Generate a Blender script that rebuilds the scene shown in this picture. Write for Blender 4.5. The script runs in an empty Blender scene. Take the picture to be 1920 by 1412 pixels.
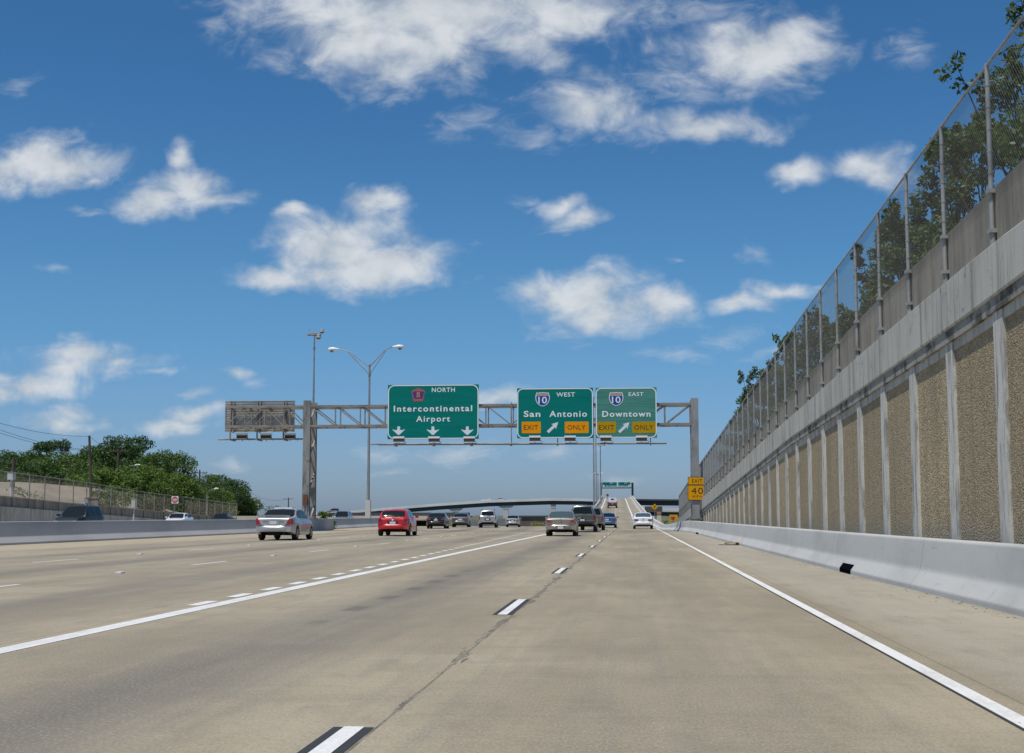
import bpy, math, random
import numpy as np
from mathutils import Vector, Matrix
R = math.radians
rng = np.random.default_rng(7)
random.seed(7)
sc = bpy.context.scene
col = sc.collection

# ------------------------------------------------------------------ camera
F = 2600.0                      # focal length in pixels of the 1920 px wide photograph
EYE = 1.17
TH = math.atan(261 / F)
PS = math.atan(226 / F * math.cos(TH))
cR = Vector((math.cos(PS), math.sin(PS), 0))
cF = Vector((-math.sin(PS) * math.cos(TH), math.cos(PS) * math.cos(TH), math.sin(TH)))
cU = cR.cross(cF)
cam_d = bpy.data.cameras.new('camera')
cam = bpy.data.objects.new('camera', cam_d)
col.objects.link(cam)
cam_d.sensor_width = 36
cam_d.lens = F / 1920 * 36
cam_d.clip_start = 0.1
cam_d.clip_end = 20000
mw = Matrix((cR, cU, -cF)).transposed().to_4x4()
mw.translation = Vector((0, 0, EYE))
cam.matrix_world = mw
sc.camera = cam

def ray(px, py):
    return cR * ((px - 960) / F) + cU * ((706 - py) / F) + cF
def at(px, py, Y):
    d = ray(px, py); t = Y / d.y
    return Vector((d.x * t, Y, EYE + d.z * t))
def atx(px, py, X):
    d = ray(px, py); t = X / d.x
    return Vector((X, d.y * t, EYE + d.z * t))
def gp(px, py, z=0.0):
    d = ray(px, py); t = (z - EYE) / d.z
    return Vector((d.x * t, d.y * t, z))

# ------------------------------------------------------------------ light
SUN = Vector((-0.21, -0.28, 0.935)).normalized()
sun_d = bpy.data.lights.new('sun', 'SUN')
sun_d.energy = 4.0
sun_d.angle = R(0.5)
sun_d.color = (1.0, 0.955, 0.88)
sun = bpy.data.objects.new('sun', sun_d)
col.objects.link(sun)
sun.rotation_euler = SUN.to_track_quat('Z', 'Y').to_euler()
sc.view_settings.view_transform = 'Standard'
sc.view_settings.look = 'None'
sc.view_settings.exposure = 0.0
sc.view_settings.gamma = 1.0

class NT:
    """small helper round a node tree"""
    def __init__(s, nt): s.nt = nt; s.l = nt.links
    def n(s, t, **k):
        x = s.nt.nodes.new(t)
        for a, b in k.items(): setattr(x, a, b)
        return x
    def put(s, sock, v):
        if isinstance(v, bpy.types.NodeSocket): s.l.new(v, sock)
        elif v is not None: sock.default_value = v
    def m(s, op, a, b=None, c=None, clamp=False):
        x = s.n('ShaderNodeMath', operation=op, use_clamp=clamp)
        for i, v in enumerate((a, b, c)):
            if v is not None: s.put(x.inputs[i], v)
        return x.outputs[0]
    def vm(s, op, a, b=None, scale=None):
        x = s.n('ShaderNodeVectorMath', operation=op)
        s.put(x.inputs[0], a)
        if b is not None: s.put(x.inputs[1], b)
        if scale is not None: s.put(x.inputs['Scale'], scale)
        return x.outputs['Value'] if op in ('LENGTH', 'DOT_PRODUCT') else x.outputs['Vector']
    def mix(s, f, a, b, blend='MIX'):
        x = s.n('ShaderNodeMix', data_type='RGBA', blend_type=blend)
        s.put(x.inputs['Factor'], f)
        s.put(x.inputs['A'], a if isinstance(a, bpy.types.NodeSocket) else (*a[:3], 1))
        s.put(x.inputs['B'], b if isinstance(b, bpy.types.NodeSocket) else (*b[:3], 1))
        return x.outputs['Result']
    def ss(s, v, lo, hi, a=0.0, b=1.0):
        x = s.n('ShaderNodeMapRange', interpolation_type='SMOOTHSTEP')
        s.put(x.inputs[0], v)
        for i, q in enumerate((lo, hi, a, b)): s.put(x.inputs[i + 1], q)
        return x.outputs[0]
    def noise(s, vec, scale, detail=4, rough=0.55, dist=0.0):
        x = s.n('ShaderNodeTexNoise')
        s.put(x.inputs['Vector'], vec); x.inputs['Scale'].default_value = scale
        x.inputs['Detail'].default_value = detail; x.inputs['Roughness'].default_value = rough
        x.inputs['Distortion'].default_value = dist
        return x.outputs['Fac']
    def xyz(s, v):
        x = s.n('ShaderNodeSeparateXYZ'); s.put(x.inputs[0], v); return x.outputs
    def comb(s, a, b, c=0.0):
        x = s.n('ShaderNodeCombineXYZ')
        for i, v in enumerate((a, b, c)): s.put(x.inputs[i], v)
        return x.outputs[0]

world = bpy.data.worlds.new('World')
sc.world = world
world.use_nodes = True
w = NT(world.node_tree)
w.nt.nodes.clear()
sky = w.n('ShaderNodeTexSky', sky_type='NISHITA', sun_disc=False)
sky.sun_elevation = math.asin(SUN.z)
sky.sun_rotation = math.atan2(SUN.x, SUN.y)
sky.altitude = 0
sky.air_density = 1.0
sky.dust_density = 0.6
sky.ozone_density = 2.5
tc = w.n('ShaderNodeTexCoord')
dx, dy, dz = w.xyz(tc.outputs['Generated'])
dyc = w.m('MAXIMUM', dy, 0.05)
P = w.comb(w.m('DIVIDE', dx, dyc), w.m('DIVIDE', dz, dyc))
# fair-weather cumulus: where each stands in the sky (centre, half width, half height in photo pixels, fullness)
CL = [(800, 10, 330, 95, 1.0), (760, 75, 190, 85, 1.0), (640, 30, 190, 60, .9), (1020, 25, 200, 60, .85), (960, 75, 130, 60, .75),
      (1290, 20, 170, 45, .62), (1410, 95, 150, 72, .98), (1240, 150, 90, 55, .55), (1110, 195, 105, 60, .85), (1330, 238, 150, 36, .85),
      (1240, 255, 90, 30, .6), (1010, 262, 70, 32, .6), (900, 235, 90, 40, .5), (850, 250, 60, 26, .5), (1300, 180, 80, 35, .5),
      (1700, 95, 50, 50, .38), (1560, 75, 30, 12, .5), (760, 185, 50, 30, .4), (440, 20, 70, 40, .35),
      (95, 303, 135, 42, 1.0), (20, 325, 100, 36, .85), (175, 330, 50, 22, .7),
      (345, 355, 95, 45, .85), (338, 300, 30, 46, .70), (290, 378, 85, 30, .85), (400, 378, 75, 26, .75), (170, 392, 60, 12, .4),
      (640, 460, 115, 62, 1.0), (720, 490, 120, 50, 1.0), (700, 385, 60, 40, .85), (750, 400, 50, 22, .65), (545, 402, 38, 22, .7),
      (520, 520, 95, 24, .85), (600, 505, 60, 22, .75), (800, 500, 40, 18, .6),
      (1060, 385, 55, 26, .7), (1090, 412, 65, 22, .85), (990, 375, 40, 18, .5), (1040, 425, 40, 14, .5),
      (1090, 550, 105, 46, 1.0), (1150, 575, 140, 42, .95), (1240, 575, 75, 32, .8), (1050, 620, 80, 26, .5), (1290, 590, 50, 20, .5),
      (1460, 540, 85, 22, .72), (1390, 565, 70, 24, .72), (1420, 475, 30, 24, .42), (1270, 492, 24, 10, .4),
      (1500, 322, 42, 36, .9), (1600, 310, 70, 26, .8), (1655, 318, 62, 42, .92), (1370, 628, 75, 26, .62), (1265, 660, 85, 20, .6),
      (1440, 660, 60, 16, .45), (150, 668, 120, 34, .85), (120, 690, 90, 30, .8), (220, 685, 60, 28, .75), (50, 725, 105, 34, .85), (0, 745, 100, 24, .7),
      (110, 790, 65, 24, .85), (130, 800, 70, 20, .7), (190, 802, 40, 18, .6), (365, 788, 62, 26, .9), (330, 808, 100, 22, .75),
      (440, 705, 42, 18, .75), (470, 718, 36, 14, .65), (372, 740, 40, 12, .55), (940, 745, 62, 26, .85), (740, 890, 60, 14, .5),
      (850, 850, 140, 20, .55), (720, 850, 80, 16, .45), (1040, 850, 90, 16, .5), (440, 885, 50, 18, .5), (1160, 900, 60, 12, .4),
      (30, 155, 50, 20, .42), (90, 505, 40, 12, .42), (410, 55, 60, 30, .32), (300, 690, 50, 10, .3)]
warp = w.n('ShaderNodeTexNoise'); w.put(warp.inputs['Vector'], P); warp.inputs['Scale'].default_value = 22; warp.inputs['Detail'].default_value = 3
wv = w.vm('SCALE', w.vm('SUBTRACT', warp.outputs['Color'], (.5, .5, .5)), scale=0.030)
PW = w.vm('MULTIPLY', w.vm('ADD', P, wv), (1, 1, 0))
field = None; wisp = None
for (px, py, a, b, op) in CL:
    d = ray(px, py)
    c = (d.x / d.y, d.z / d.y, 0)
    q = w.vm('MULTIPLY', w.vm('SUBTRACT', PW, c), (F / a / 1.15, F / b / 1.15, 0))
    v = w.m('SUBTRACT', op if op > .68 else .95, w.vm('LENGTH', q))
    if op > .68: field = v if field is None else w.m('SMOOTH_MAX', field, v, 0.25)
    else: wisp = v if wisp is None else w.m('SMOOTH_MAX', wisp, v, 0.2)
NP = w.vm('MULTIPLY', P, (0.8, 1.15, 1))
n1 = w.noise(NP, 32, 10, 0.58, 0.35)
n1b = w.noise(w.vm('ADD', NP, (-0.003, 0.012, 0)), 34, 5, 0.5, 0.25)
nb = w.noise(NP, 15, 4, 0.5, 0.2)
f2 = w.m('ADD', field, w.m('MULTIPLY', w.m('SUBTRACT', n1, 0.5), 2.0))
dens = w.ss(f2, -0.30, 0.86)
nw = w.noise(w.vm('MULTIPLY', NP, (.8, 1.3, 1)), 55, 9, 0.62, 0.8)
f3 = w.m('ADD', wisp, w.m('MULTIPLY', w.m('SUBTRACT', nw, 0.5), 2.6))
dens = w.m('MAXIMUM', dens, w.m('MULTIPLY', w.ss(f3, 0.0, 1.4), 0.46))
dens = w.m('MULTIPLY', dens, w.ss(dy, 0.05, 0.3))
lightf = w.m('ADD', w.m('MULTIPLY', w.m('SUBTRACT', n1, n1b), 1.7), 0.66, clamp=True)
lightf = w.m('ADD', lightf, w.m('MULTIPLY', w.m('SUBTRACT', nb, 0.5), 0.7), clamp=True)
SK = 0.1
ccol = w.mix(lightf, (4.3, 4.9, 5.5), (7.0, 7.3, 7.6))
tint = w.mix(w.ss(dz, 0.0, 0.17), (0.50, 0.67, 1.06), (0.39, 0.72, 0.965))
tint = w.mix(w.ss(dz, 0.14, 0.34), tint, (0.29, 0.62, 0.87))
tint = w.mix(w.ss(dz, 0.40, 0.8), tint, (0.62, 0.80, 0.95))
skyc = w.mix(1.0, sky.outputs[0], tint, 'MULTIPLY')
bgc = w.mix(w.m('MULTIPLY', dens, 0.93), skyc, ccol)
bg = w.n('ShaderNodeBackground')
w.put(bg.inputs[0], bgc); bg.inputs[1].default_value = SK
wo = w.n('ShaderNodeOutputWorld')
w.l.new(bg.outputs[0], wo.inputs[0])
sc.cycles.use_denoising = True
sc.cycles.max_bounces = 6
sc.cycles.transparent_max_bounces = 8

# ------------------------------------------------------------------ materials
MATS = {}
def mat(name, color=(.5, .5, .5), rough=.6, metal=0.0, coat=0.0, fn=None, spec=.5, bump=None):
    if name in MATS: return MATS[name]
    m = bpy.data.materials.new(name); m.use_nodes = True
    t = NT(m.node_tree)
    b = m.node_tree.nodes['Principled BSDF']
    b.inputs['Base Color'].default_value = (*color, 1)
    b.inputs['Roughness'].default_value = rough
    b.inputs['Metallic'].default_value = metal
    b.inputs['Coat Weight'].default_value = coat
    b.inputs['Specular IOR Level'].default_value = spec
    if fn: fn(t, b)
    MATS[name] = m
    return m
def pos(t): return t.n('ShaderNodeNewGeometry').outputs['Position']
def bumpn(t, b, h, strength=.4, dist=.02):
    x = t.n('ShaderNodeBump'); x.inputs['Strength'].default_value = strength; x.inputs['Distance'].default_value = dist
    t.put(x.inputs['Height'], h); t.l.new(x.outputs[0], b.inputs['Normal'])
def grimy(c0, c1, scale=(1, 1, .25), ns=1.2, lo=.4, hi=.75, fine=.12, extra=None):
    """base colour c0 with blotches of c1 and fine grain"""
    def fn(t, b):
        p = pos(t)
        v = t.vm('MULTIPLY', p, scale)
        n = t.noise(v, ns, 7, .62)
        c = t.mix(t.ss(n, lo, hi), c0, c1)
        g = t.noise(p, 28, 3, .6)
        c = t.mix(t.m('MULTIPLY', t.ss(g, .35, .7), fine), c, tuple(x * .45 for x in c0))
        if extra: c = extra(t, p, c)
        t.put(b.inputs['Base Color'], c)
    return fn

def road_fn(t, b):
    p = pos(t)
    x, y, z = t.xyz(p)
    lane = t.n('ShaderNodeAttribute', attribute_name='lane').outputs['Fac']
    lc = t.comb(lane, y)
    big = t.noise(t.vm('MULTIPLY', lc, (1, .16, 1)), .55, 6, .6)
    c = t.mix(t.ss(big, .34, .66), (.240, .200, .132), (.358, .304, .206))
    bnd = t.noise(t.vm('MULTIPLY', lc, (.22, .75, 1)), 1.0, 6, .68)
    c = t.mix(t.m('MULTIPLY', t.ss(bnd, .48, .72), .42), c, (.195, .168, .122))
    c = t.mix(t.m('MULTIPLY', t.ss(bnd, .46, .28), .40), c, (.40, .352, .262))
    # streaks along the traffic and fine cross-tining
    st = t.noise(t.vm('MULTIPLY', lc, (5.5, .06, 1)), 1.0, 5, .6)
    c = t.mix(t.m('MULTIPLY', t.ss(st, .42, .72), .36), c, (.200, .185, .158))
    tn = t.noise(t.vm('MULTIPLY', lc, (1.3, 9, 1)), 1.0, 4, .6)
    c = t.mix(t.m('MULTIPLY', t.ss(tn, .45, .8), .26), c, (.37, .325, .25))
    sp = t.noise(p, 11, 5, .7)
    c = t.mix(t.m('MULTIPLY', t.ss(sp, .48, .75), .32), c, (.165, .148, .120))
    # oil-darkened strips down the lane centres
    wob = t.m('MULTIPLY', t.m('SUBTRACT', t.noise(t.vm('MULTIPLY', lc, (.2, .05, 1)), 1.0, 3), .5), .9)
    lw = t.m('ADD', lane, wob)
    oil = None
    for cx, sg, k in ((-3.25, .62, .74), (-8.0, .65, .58), (-12.7, .60, .66), (-17.2, .5, .5), (.35, .75, .28), (-36, .8, .4), (-40, .8, .4), (-31.5, .8, .4)):
        e = t.m('POWER', 2.718, t.m('MULTIPLY', t.m('POWER', t.m('ABSOLUTE', t.m('DIVIDE', t.m('SUBTRACT', lw, cx), sg)), 2), -0.8))
        e = t.m('MULTIPLY', e, k)
        oil = e if oil is None else t.m('ADD', oil, e)
    mod = t.noise(t.vm('MULTIPLY', lc, (1.2, .10, 1)), 1.0, 5, .65)
    oil = t.m('MULTIPLY', oil, t.ss(mod, .25, .60, .4, 1.0), clamp=True)
    c = t.mix(oil, c, (.112, .104, .090))
    # sandy dirt on the left shoulder, grey shoulder at right
    c = t.mix(t.m('MULTIPLY', t.ss(lane, -20.0, -21.3), .7), c, (.42, .345, .235))
    c = t.mix(t.m('MULTIPLY', t.ss(lane, 2.3, 2.9), .45), c, (.345, .325, .285))
    # grit gathered at the foot of the right barrier
    grit = t.m('MULTIPLY', t.ss(lane, 4.1, 4.65), t.ss(t.noise(p, 6, 5, .7), .45, .6))
    c = t.mix(t.m('MULTIPLY', grit, .6), c, (.19, .165, .12))
    # tar-filled joint right of the dashes, with spilled patches
    sd = t.m('ABSOLUTE', t.m('ADD', lane, 1.425))
    wid = t.ss(t.noise(t.comb(t.m('MULTIPLY', lane, 9), t.m('MULTIPLY', y, .75)), 1.0, 5, .75), .45, .64, .005, .11)
    wid = t.m('MULTIPLY', wid, t.ss(y, 9, 13, .3, 1))
    wid = t.m('MAXIMUM', wid, .009)
    seam = t.m('LESS_THAN', sd, wid)
    c = t.mix(t.m('MULTIPLY', seam, t.ss(t.noise(t.vm('MULTIPLY', p, (14, 2, 1)), 1.0, 4, .7), .3, .65, .30, .80)), c, (.045, .042, .038))
    # other long joints, fainter
    for jx in (2.42, -5.75, -10.3, -14.8, -19.6):
        j = t.m('LESS_THAN', t.m('ABSOLUTE', t.m('SUBTRACT', lane, jx)), .010)
        c = t.mix(t.m('MULTIPLY', j, .45), c, (.07, .065, .055))
    # transverse joints
    fr = t.m('ABSOLUTE', t.m('SUBTRACT', t.m('FRACT', t.m('DIVIDE', y, 9.15)), .5))
    tj = t.m('MULTIPLY', t.m('LESS_THAN', fr, .0012), .38)
    c = t.mix(tj, c, (.10, .09, .075))
    # row of tyre scuffs in the left-hand lane
    sk = t.ss(t.m('ABSOLUTE', t.m('ADD', t.m('ADD', lane, 3.42), t.m('MULTIPLY', y, .004))), .17, .06)
    sky_ = t.ss(t.m('SINE', t.m('MULTIPLY', y, 2.6)), .1, .7)
    rangey = t.m('MULTIPLY', t.ss(y, 14.5, 16), t.ss(y, 34, 27))
    c = t.mix(t.m('MULTIPLY', t.m('MULTIPLY', sk, sky_), t.m('MULTIPLY', rangey, .62)), c, (.075, .070, .062))
    # expansion joint where the ramp begins
    ej = t.m('MULTIPLY', t.m('LESS_THAN', t.m('ABSOLUTE', t.m('SUBTRACT', y, 98.5)), .45), t.m('GREATER_THAN', lane, -5.4))
    c = t.mix(t.m('MULTIPLY', ej, .7), c, (.07, .065, .055))
    g1 = t.noise(t.vm('MULTIPLY', p, (60, 22, 1)), 1.0, 3, .7)
    c = t.mix(t.m('MULTIPLY', t.ss(g1, .5, .70), .52), c, (.42, .38, .30))
    c = t.mix(t.m('MULTIPLY', t.ss(g1, .48, .30), .52), c, (.13, .115, .09))
    mot = t.noise(t.vm('MULTIPLY', p, (1, .35, 1)), 2.2, 6, .65)
    c = t.mix(t.m('MULTIPLY', t.ss(mot, .48, .70), .38), c, (.18, .158, .118))
    t.put(b.inputs['Base Color'], c)
    h = t.m('ADD', tn, t.m('MULTIPLY', sp, .8))
    bumpn(t, b, h, .25, .01)

def panel_fn(t, b):
    p = pos(t)
    v = t.n('ShaderNodeTexVoronoi'); t.put(v.inputs['Vector'], t.vm('MULTIPLY', p, (1, 1, 1))); v.inputs['Scale'].default_value = 34
    rc = t.xyz(v.outputs['Color'])
    c = t.mix(rc[0], (.20, .15, .082), (.58, .46, .275))
    c = t.mix(t.m('MULTIPLY', t.m('GREATER_THAN', rc[1], .86), .7), c, (.46, .40, .31))
    bay = t.m('FLOOR', t.m('DIVIDE', t.m('SUBTRACT', t.xyz(p)[1], 10.55), 3.05))
    wn = t.n('ShaderNodeTexWhiteNoise', noise_dimensions='1D'); t.put(wn.inputs['W'], bay)
    c = t.mix(t.m('MULTIPLY', wn.outputs['Value'], .34), c, (.15, .125, .085))
    sk = t.noise(t.vm('MULTIPLY', p, (1, 2.6, .18)), 1.0, 5, .65)
    c = t.mix(t.m('MULTIPLY', t.ss(sk, .52, .74), .40), c, (.13, .11, .08))
    n = t.noise(t.vm('MULTIPLY', p, (1, 1, .3)), .8, 5, .6)
    c = t.mix(t.m('MULTIPLY', t.ss(n, .4, .75), .45), c, (.21, .17, .11))
    # pale lime splash along the foot
    z = t.xyz(p)[2]
    c = t.mix(t.m('MULTIPLY', t.ss(t.m('ADD', z, t.m('MULTIPLY', t.noise(p, 3, 4), .5)), 1.45, .9), .40), c, (.36, .33, .28))
    t.put(b.inputs['Base Color'], c)
    bumpn(t, b, t.m('SUBTRACT', 1, v.outputs['Distance']), .8, .02)

def conc_extra(t, p, c):
    x, y, z = t.xyz(p)
    s = t.noise(t.comb(t.m('MULTIPLY', x, 3), t.m('MULTIPLY', y, 3.2), t.m('MULTIPLY', z, .22)), 1.0, 5, .65)
    c = t.mix(t.m('MULTIPLY', t.ss(s, .48, .70), .62), c, (.135, .126, .108))
    s2 = t.noise(t.comb(t.m('MULTIPLY', x, 3), t.m('MULTIPLY', y, 9), t.m('MULTIPLY', z, .35)), 1.0, 4, .6)
    c = t.mix(t.m('MULTIPLY', t.ss(s2, .56, .72), .55), c, (.10, .095, .082))
    c = t.mix(t.m('MULTIPLY', t.ss(s2, .40, .26), .5), c, (.56, .55, .51))
    d = t.noise(t.vm('MULTIPLY', p, (1, 1, .8)), 3.2, 8, .78)
    c = t.mix(t.m('MULTIPLY', t.ss(d, .56, .68), .7), c, (.10, .097, .085))
    return c
def pil_extra(t, p, c):
    x, y, z = t.xyz(p)
    s = t.noise(t.comb(t.m('MULTIPLY', x, 6), t.m('MULTIPLY', y, 7), t.m('MULTIPLY', z, .9)), 1.0, 6, .7)
    c = t.mix(t.m('MULTIPLY', t.ss(s, .47, .63), .85), c, (.19, .185, .168))
    return c

M_road = mat('road_concrete', rough=.85, fn=road_fn)
M_white = mat('marking_white', rough=.7, fn=grimy((.72, .72, .70), (.55, .54, .50), (1, .3, 1), 3, .45, .75, .3,
    lambda t, p, c: t.mix(t.m('MULTIPLY', t.ss(t.noise(t.vm('MULTIPLY', p, (7, 1.6, 1)), 2.0, 7, .75), .60, .70), .75), c, (.27, .24, .185))))
M_black = mat('marking_black', (.028, .029, .031), .8)
M_bar = mat('barrier_concrete', rough=.7, fn=grimy((.485, .485, .462), (.39, .392, .372), (1, .35, .8), .9, .4, .75, .12,
            lambda t, p, c: t.mix(t.m('MULTIPLY', t.m('LESS_THAN', t.m('ABSOLUTE', t.m('SUBTRACT', t.m('FRACT', t.m('DIVIDE', t.xyz(p)[1], 9.15)), .5)), .0010), .7), t.mix(t.m('MULTIPLY', t.ss(t.noise(t.vm('MULTIPLY', p, (3, .8, 9)), 1.1, 6, .72), .60, .74), .45),
                t.mix(t.m('MULTIPLY', t.ss(t.noise(t.vm('MULTIPLY', p, (4, 4, .5)), 1, 5, .7), .57, .70), .45), c, (.25, .25, .235)), (.17, .165, .155)), (.08, .08, .075))))
M_bar2 = mat('median_concrete', rough=.8, fn=grimy((.46, .455, .44), (.36, .357, .345), (1, .2, .6), .8, .4, .75, .10))
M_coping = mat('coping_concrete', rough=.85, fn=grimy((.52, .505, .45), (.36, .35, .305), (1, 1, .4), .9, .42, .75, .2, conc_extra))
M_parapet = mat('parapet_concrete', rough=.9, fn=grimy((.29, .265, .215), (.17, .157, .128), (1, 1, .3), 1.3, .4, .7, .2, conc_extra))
M_pil = mat('pilaster_concrete', rough=.85, fn=grimy((.62, .605, .545), (.45, .44, .395), (1, 1, .3), 1.6, .4, .7, .2, pil_extra))
M_panel = mat('exposed_aggregate', rough=.95, fn=panel_fn)
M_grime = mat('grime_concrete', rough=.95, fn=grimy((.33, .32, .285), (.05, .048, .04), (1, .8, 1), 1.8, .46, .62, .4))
M_farconc = mat('far_concrete', rough=.9, fn=grimy((.56, .55, .51), (.44, .43, .40), (.2, .2, .4), .5, .4, .7, .1))
M_rail = mat('bridge_parapet', rough=.9, fn=grimy((.74, .745, .73), (.62, .62, .60), (.2, .2, .4), .5, .4, .7, .1))
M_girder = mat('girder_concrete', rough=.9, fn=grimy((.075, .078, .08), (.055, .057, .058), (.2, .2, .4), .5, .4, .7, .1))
M_darkwall = mat('dark_wall', rough=.95, fn=grimy((.14, .12, .10), (.085, .075, .065), (.3, .3, .3), .8, .4, .7, .2))
M_galv = mat('galvanised_steel', rough=.55, metal=.35, fn=grimy((.36, .36, .35), (.24, .24, .23), (1, 1, .4), 1.7, .4, .7, .15))
M_galv2 = mat('weathered_steel', rough=.7, metal=.2, fn=grimy((.30, .30, .285), (.15, .14, .125), (1, 1, .35), 2.2, .42, .7, .2,
              lambda t, p, c: t.mix(t.m('MULTIPLY', t.ss(t.noise(p, 1.1, 4), .64, .70), .5), c, (.12, .055, .03))))
M_truss = mat('truss_steel', rough=.65, metal=.2, fn=grimy((.30, .275, .24), (.17, .15, .125), (.6, 1, 1), 1.5, .4, .7, .15))
M_wire = mat('fence_wire', (.17, .17, .16), .6, .2)
M_post = mat('fence_post_steel', rough=.5, metal=.25, fn=grimy((.36, .36, .34), (.22, .215, .20), (1, 1, .6), 2.5, .45, .7, .1))
M_rust = mat('rusty_steel', rough=.9, fn=grimy((.19, .075, .04), (.07, .04, .03), (1, 1, 1), 6, .4, .7, .2))
M_green = mat('sign_green', rough=.6, spec=.12, fn=grimy((.000, .188, .157), (.000, .160, .136), (.2, 1, 2.2), 1.3, .4, .7, 0))
M_green2 = mat('sign_green_faded', rough=.6, spec=.2, fn=grimy((.075, .255, .21), (.05, .21, .17), (.15, 1, 3), 1.6, .45, .6, 0))
M_signwhite = mat('sign_white', (.78, .84, .84), .45)
M_arrow = mat('sign_arrow', (.70, .74, .77), .45)
M_orange = mat('sign_orange', (.80, .30, .003), .6, spec=.1)
M_mustard = mat('sign_mustard', (.46, .27, .003), .6, spec=.1)
M_amber = mat('sign_amber', (.72, .34, .003), .6, spec=.1)
M_brownink = mat('sign_brown_ink', (.085, .03, .012), .6)
M_ink = mat('sign_ink', (.03, .022, .012), .6)
M_blue = mat('shield_blue', (.010, .055, .28), .45)
M_red = mat('shield_red', (.33, .055, .04), .5)
M_signred = mat('sign_red', (.50, .05, .04), .5)
M_purple = mat('shield_purple', (.085, .03, .21), .5)
M_maroon = mat('shield_maroon', (.32, .10, .10), .5)
M_gold = mat('shield_gold', (.62, .27, .04), .5)
M_lampwhite = mat('lamp_white', (.80, .81, .80), .35)
M_lampglass = mat('lamp_glass', (.22, .22, .20), .25)
M_dark = mat('dark_trim', (.022, .022, .024), .5)
M_under = mat('underbody', (.012, .012, .012), .9)
M_drain_shade = mat('drain_shade_black', (.004, .004, .007), 1.0, spec=0)  # near-black base colour standing for the shade inside the drain
M_tyre = mat('tyre_rubber', (.018, .018, .018), .85)
M_rim = mat('rim_alloy', (.42, .42, .43), .35, .8)
M_glass = mat('car_glass', (.012, .016, .018), .07, spec=.22)
M_glass2 = mat('car_glass_pale', (.055, .085, .09), .08, 0, .4)
M_tail = mat('tail_light', (.36, .012, .018), .2, 0, .6)
M_lens = mat('clear_lens', (.62, .60, .58), .2, 0, .6)
M_plate = mat('plate_white', (.62, .64, .68), .5)
M_chrome = mat('chrome', (.6, .6, .6), .15, 1)
M_wood = mat('pole_wood', rough=.9, fn=grimy((.105, .075, .055), (.06, .045, .035), (3, 3, .3), 3, .4, .7, .2))
M_cable = mat('cable', (.03, .03, .035), .7)
M_card = mat('cardboard', rough=.9, fn=grimy((.62, .42, .22), (.46, .30, .15), (1, 1, 1), 6, .4, .7, .1))
M_bark = mat('bark', rough=.95, fn=grimy((.085, .065, .048), (.045, .035, .027), (4, 4, 1), 4, .4, .7, .2))
def ground_fn(t, b):
    p = pos(t)
    n = t.noise(p, .05, 8, .65); n2 = t.noise(p, 1.5, 6, .7)
    c = t.mix(t.ss(n, .4, .65), (.075, .095, .030), (.19, .155, .09))
    c = t.mix(t.m('MULTIPLY', n2, .6), c, (.05, .065, .02))
    t.put(b.inputs['Base Color'], c)
M_ground = mat('grass_ground', rough=1.0, fn=ground_fn)
M_bank = mat('embankment_soil', rough=1.0, fn=grimy((.31, .26, .20), (.22, .185, .14), (1, .4, 1), .6, .35, .7, .25))
def leaf(name, a, b_, c_):
    def fn(t, b):
        r = t.n('ShaderNodeNewGeometry').outputs['Random Per Island']
        k = t.mix(r, a, b_)
        k = t.mix(t.m('GREATER_THAN', r, .86), k, c_)
        t.put(b.inputs['Base Color'], k)
        b.inputs['Subsurface Weight'].default_value = 0
        tr = t.n('ShaderNodeBsdfTranslucent'); t.put(tr.inputs[0], t.mix(1, k, (1.2, 1.5, .5), 'MULTIPLY'))
        ms = t.n('ShaderNodeMixShader'); ms.inputs[0].default_value = .28
        out = [q for q in t.nt.nodes if q.type == 'OUTPUT_MATERIAL'][0]
        t.l.new(b.outputs[0], ms.inputs[1]); t.l.new(tr.outputs[0], ms.inputs[2]); t.l.new(ms.outputs[0], out.inputs[0])
    return mat(name, rough=.6, fn=fn, spec=.3)
L_dark = leaf('leaves_dark', (.024, .056, .014), (.066, .112, .030), (.10, .15, .045))
L_mid = leaf('leaves_mid', (.044, .080, .018), (.092, .15, .036), (.14, .20, .055))
L_lite = leaf('leaves_light', (.064, .112, .022), (.13, .195, .042), (.17, .235, .07))
L_shrub = leaf('leaves_shrub', (.055, .080, .032), (.12, .15, .062), (.18, .21, .11))
def paint(name, c, metal=.3, rough=.32): return mat('paint_' + name, c, rough, metal, .7)

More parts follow.
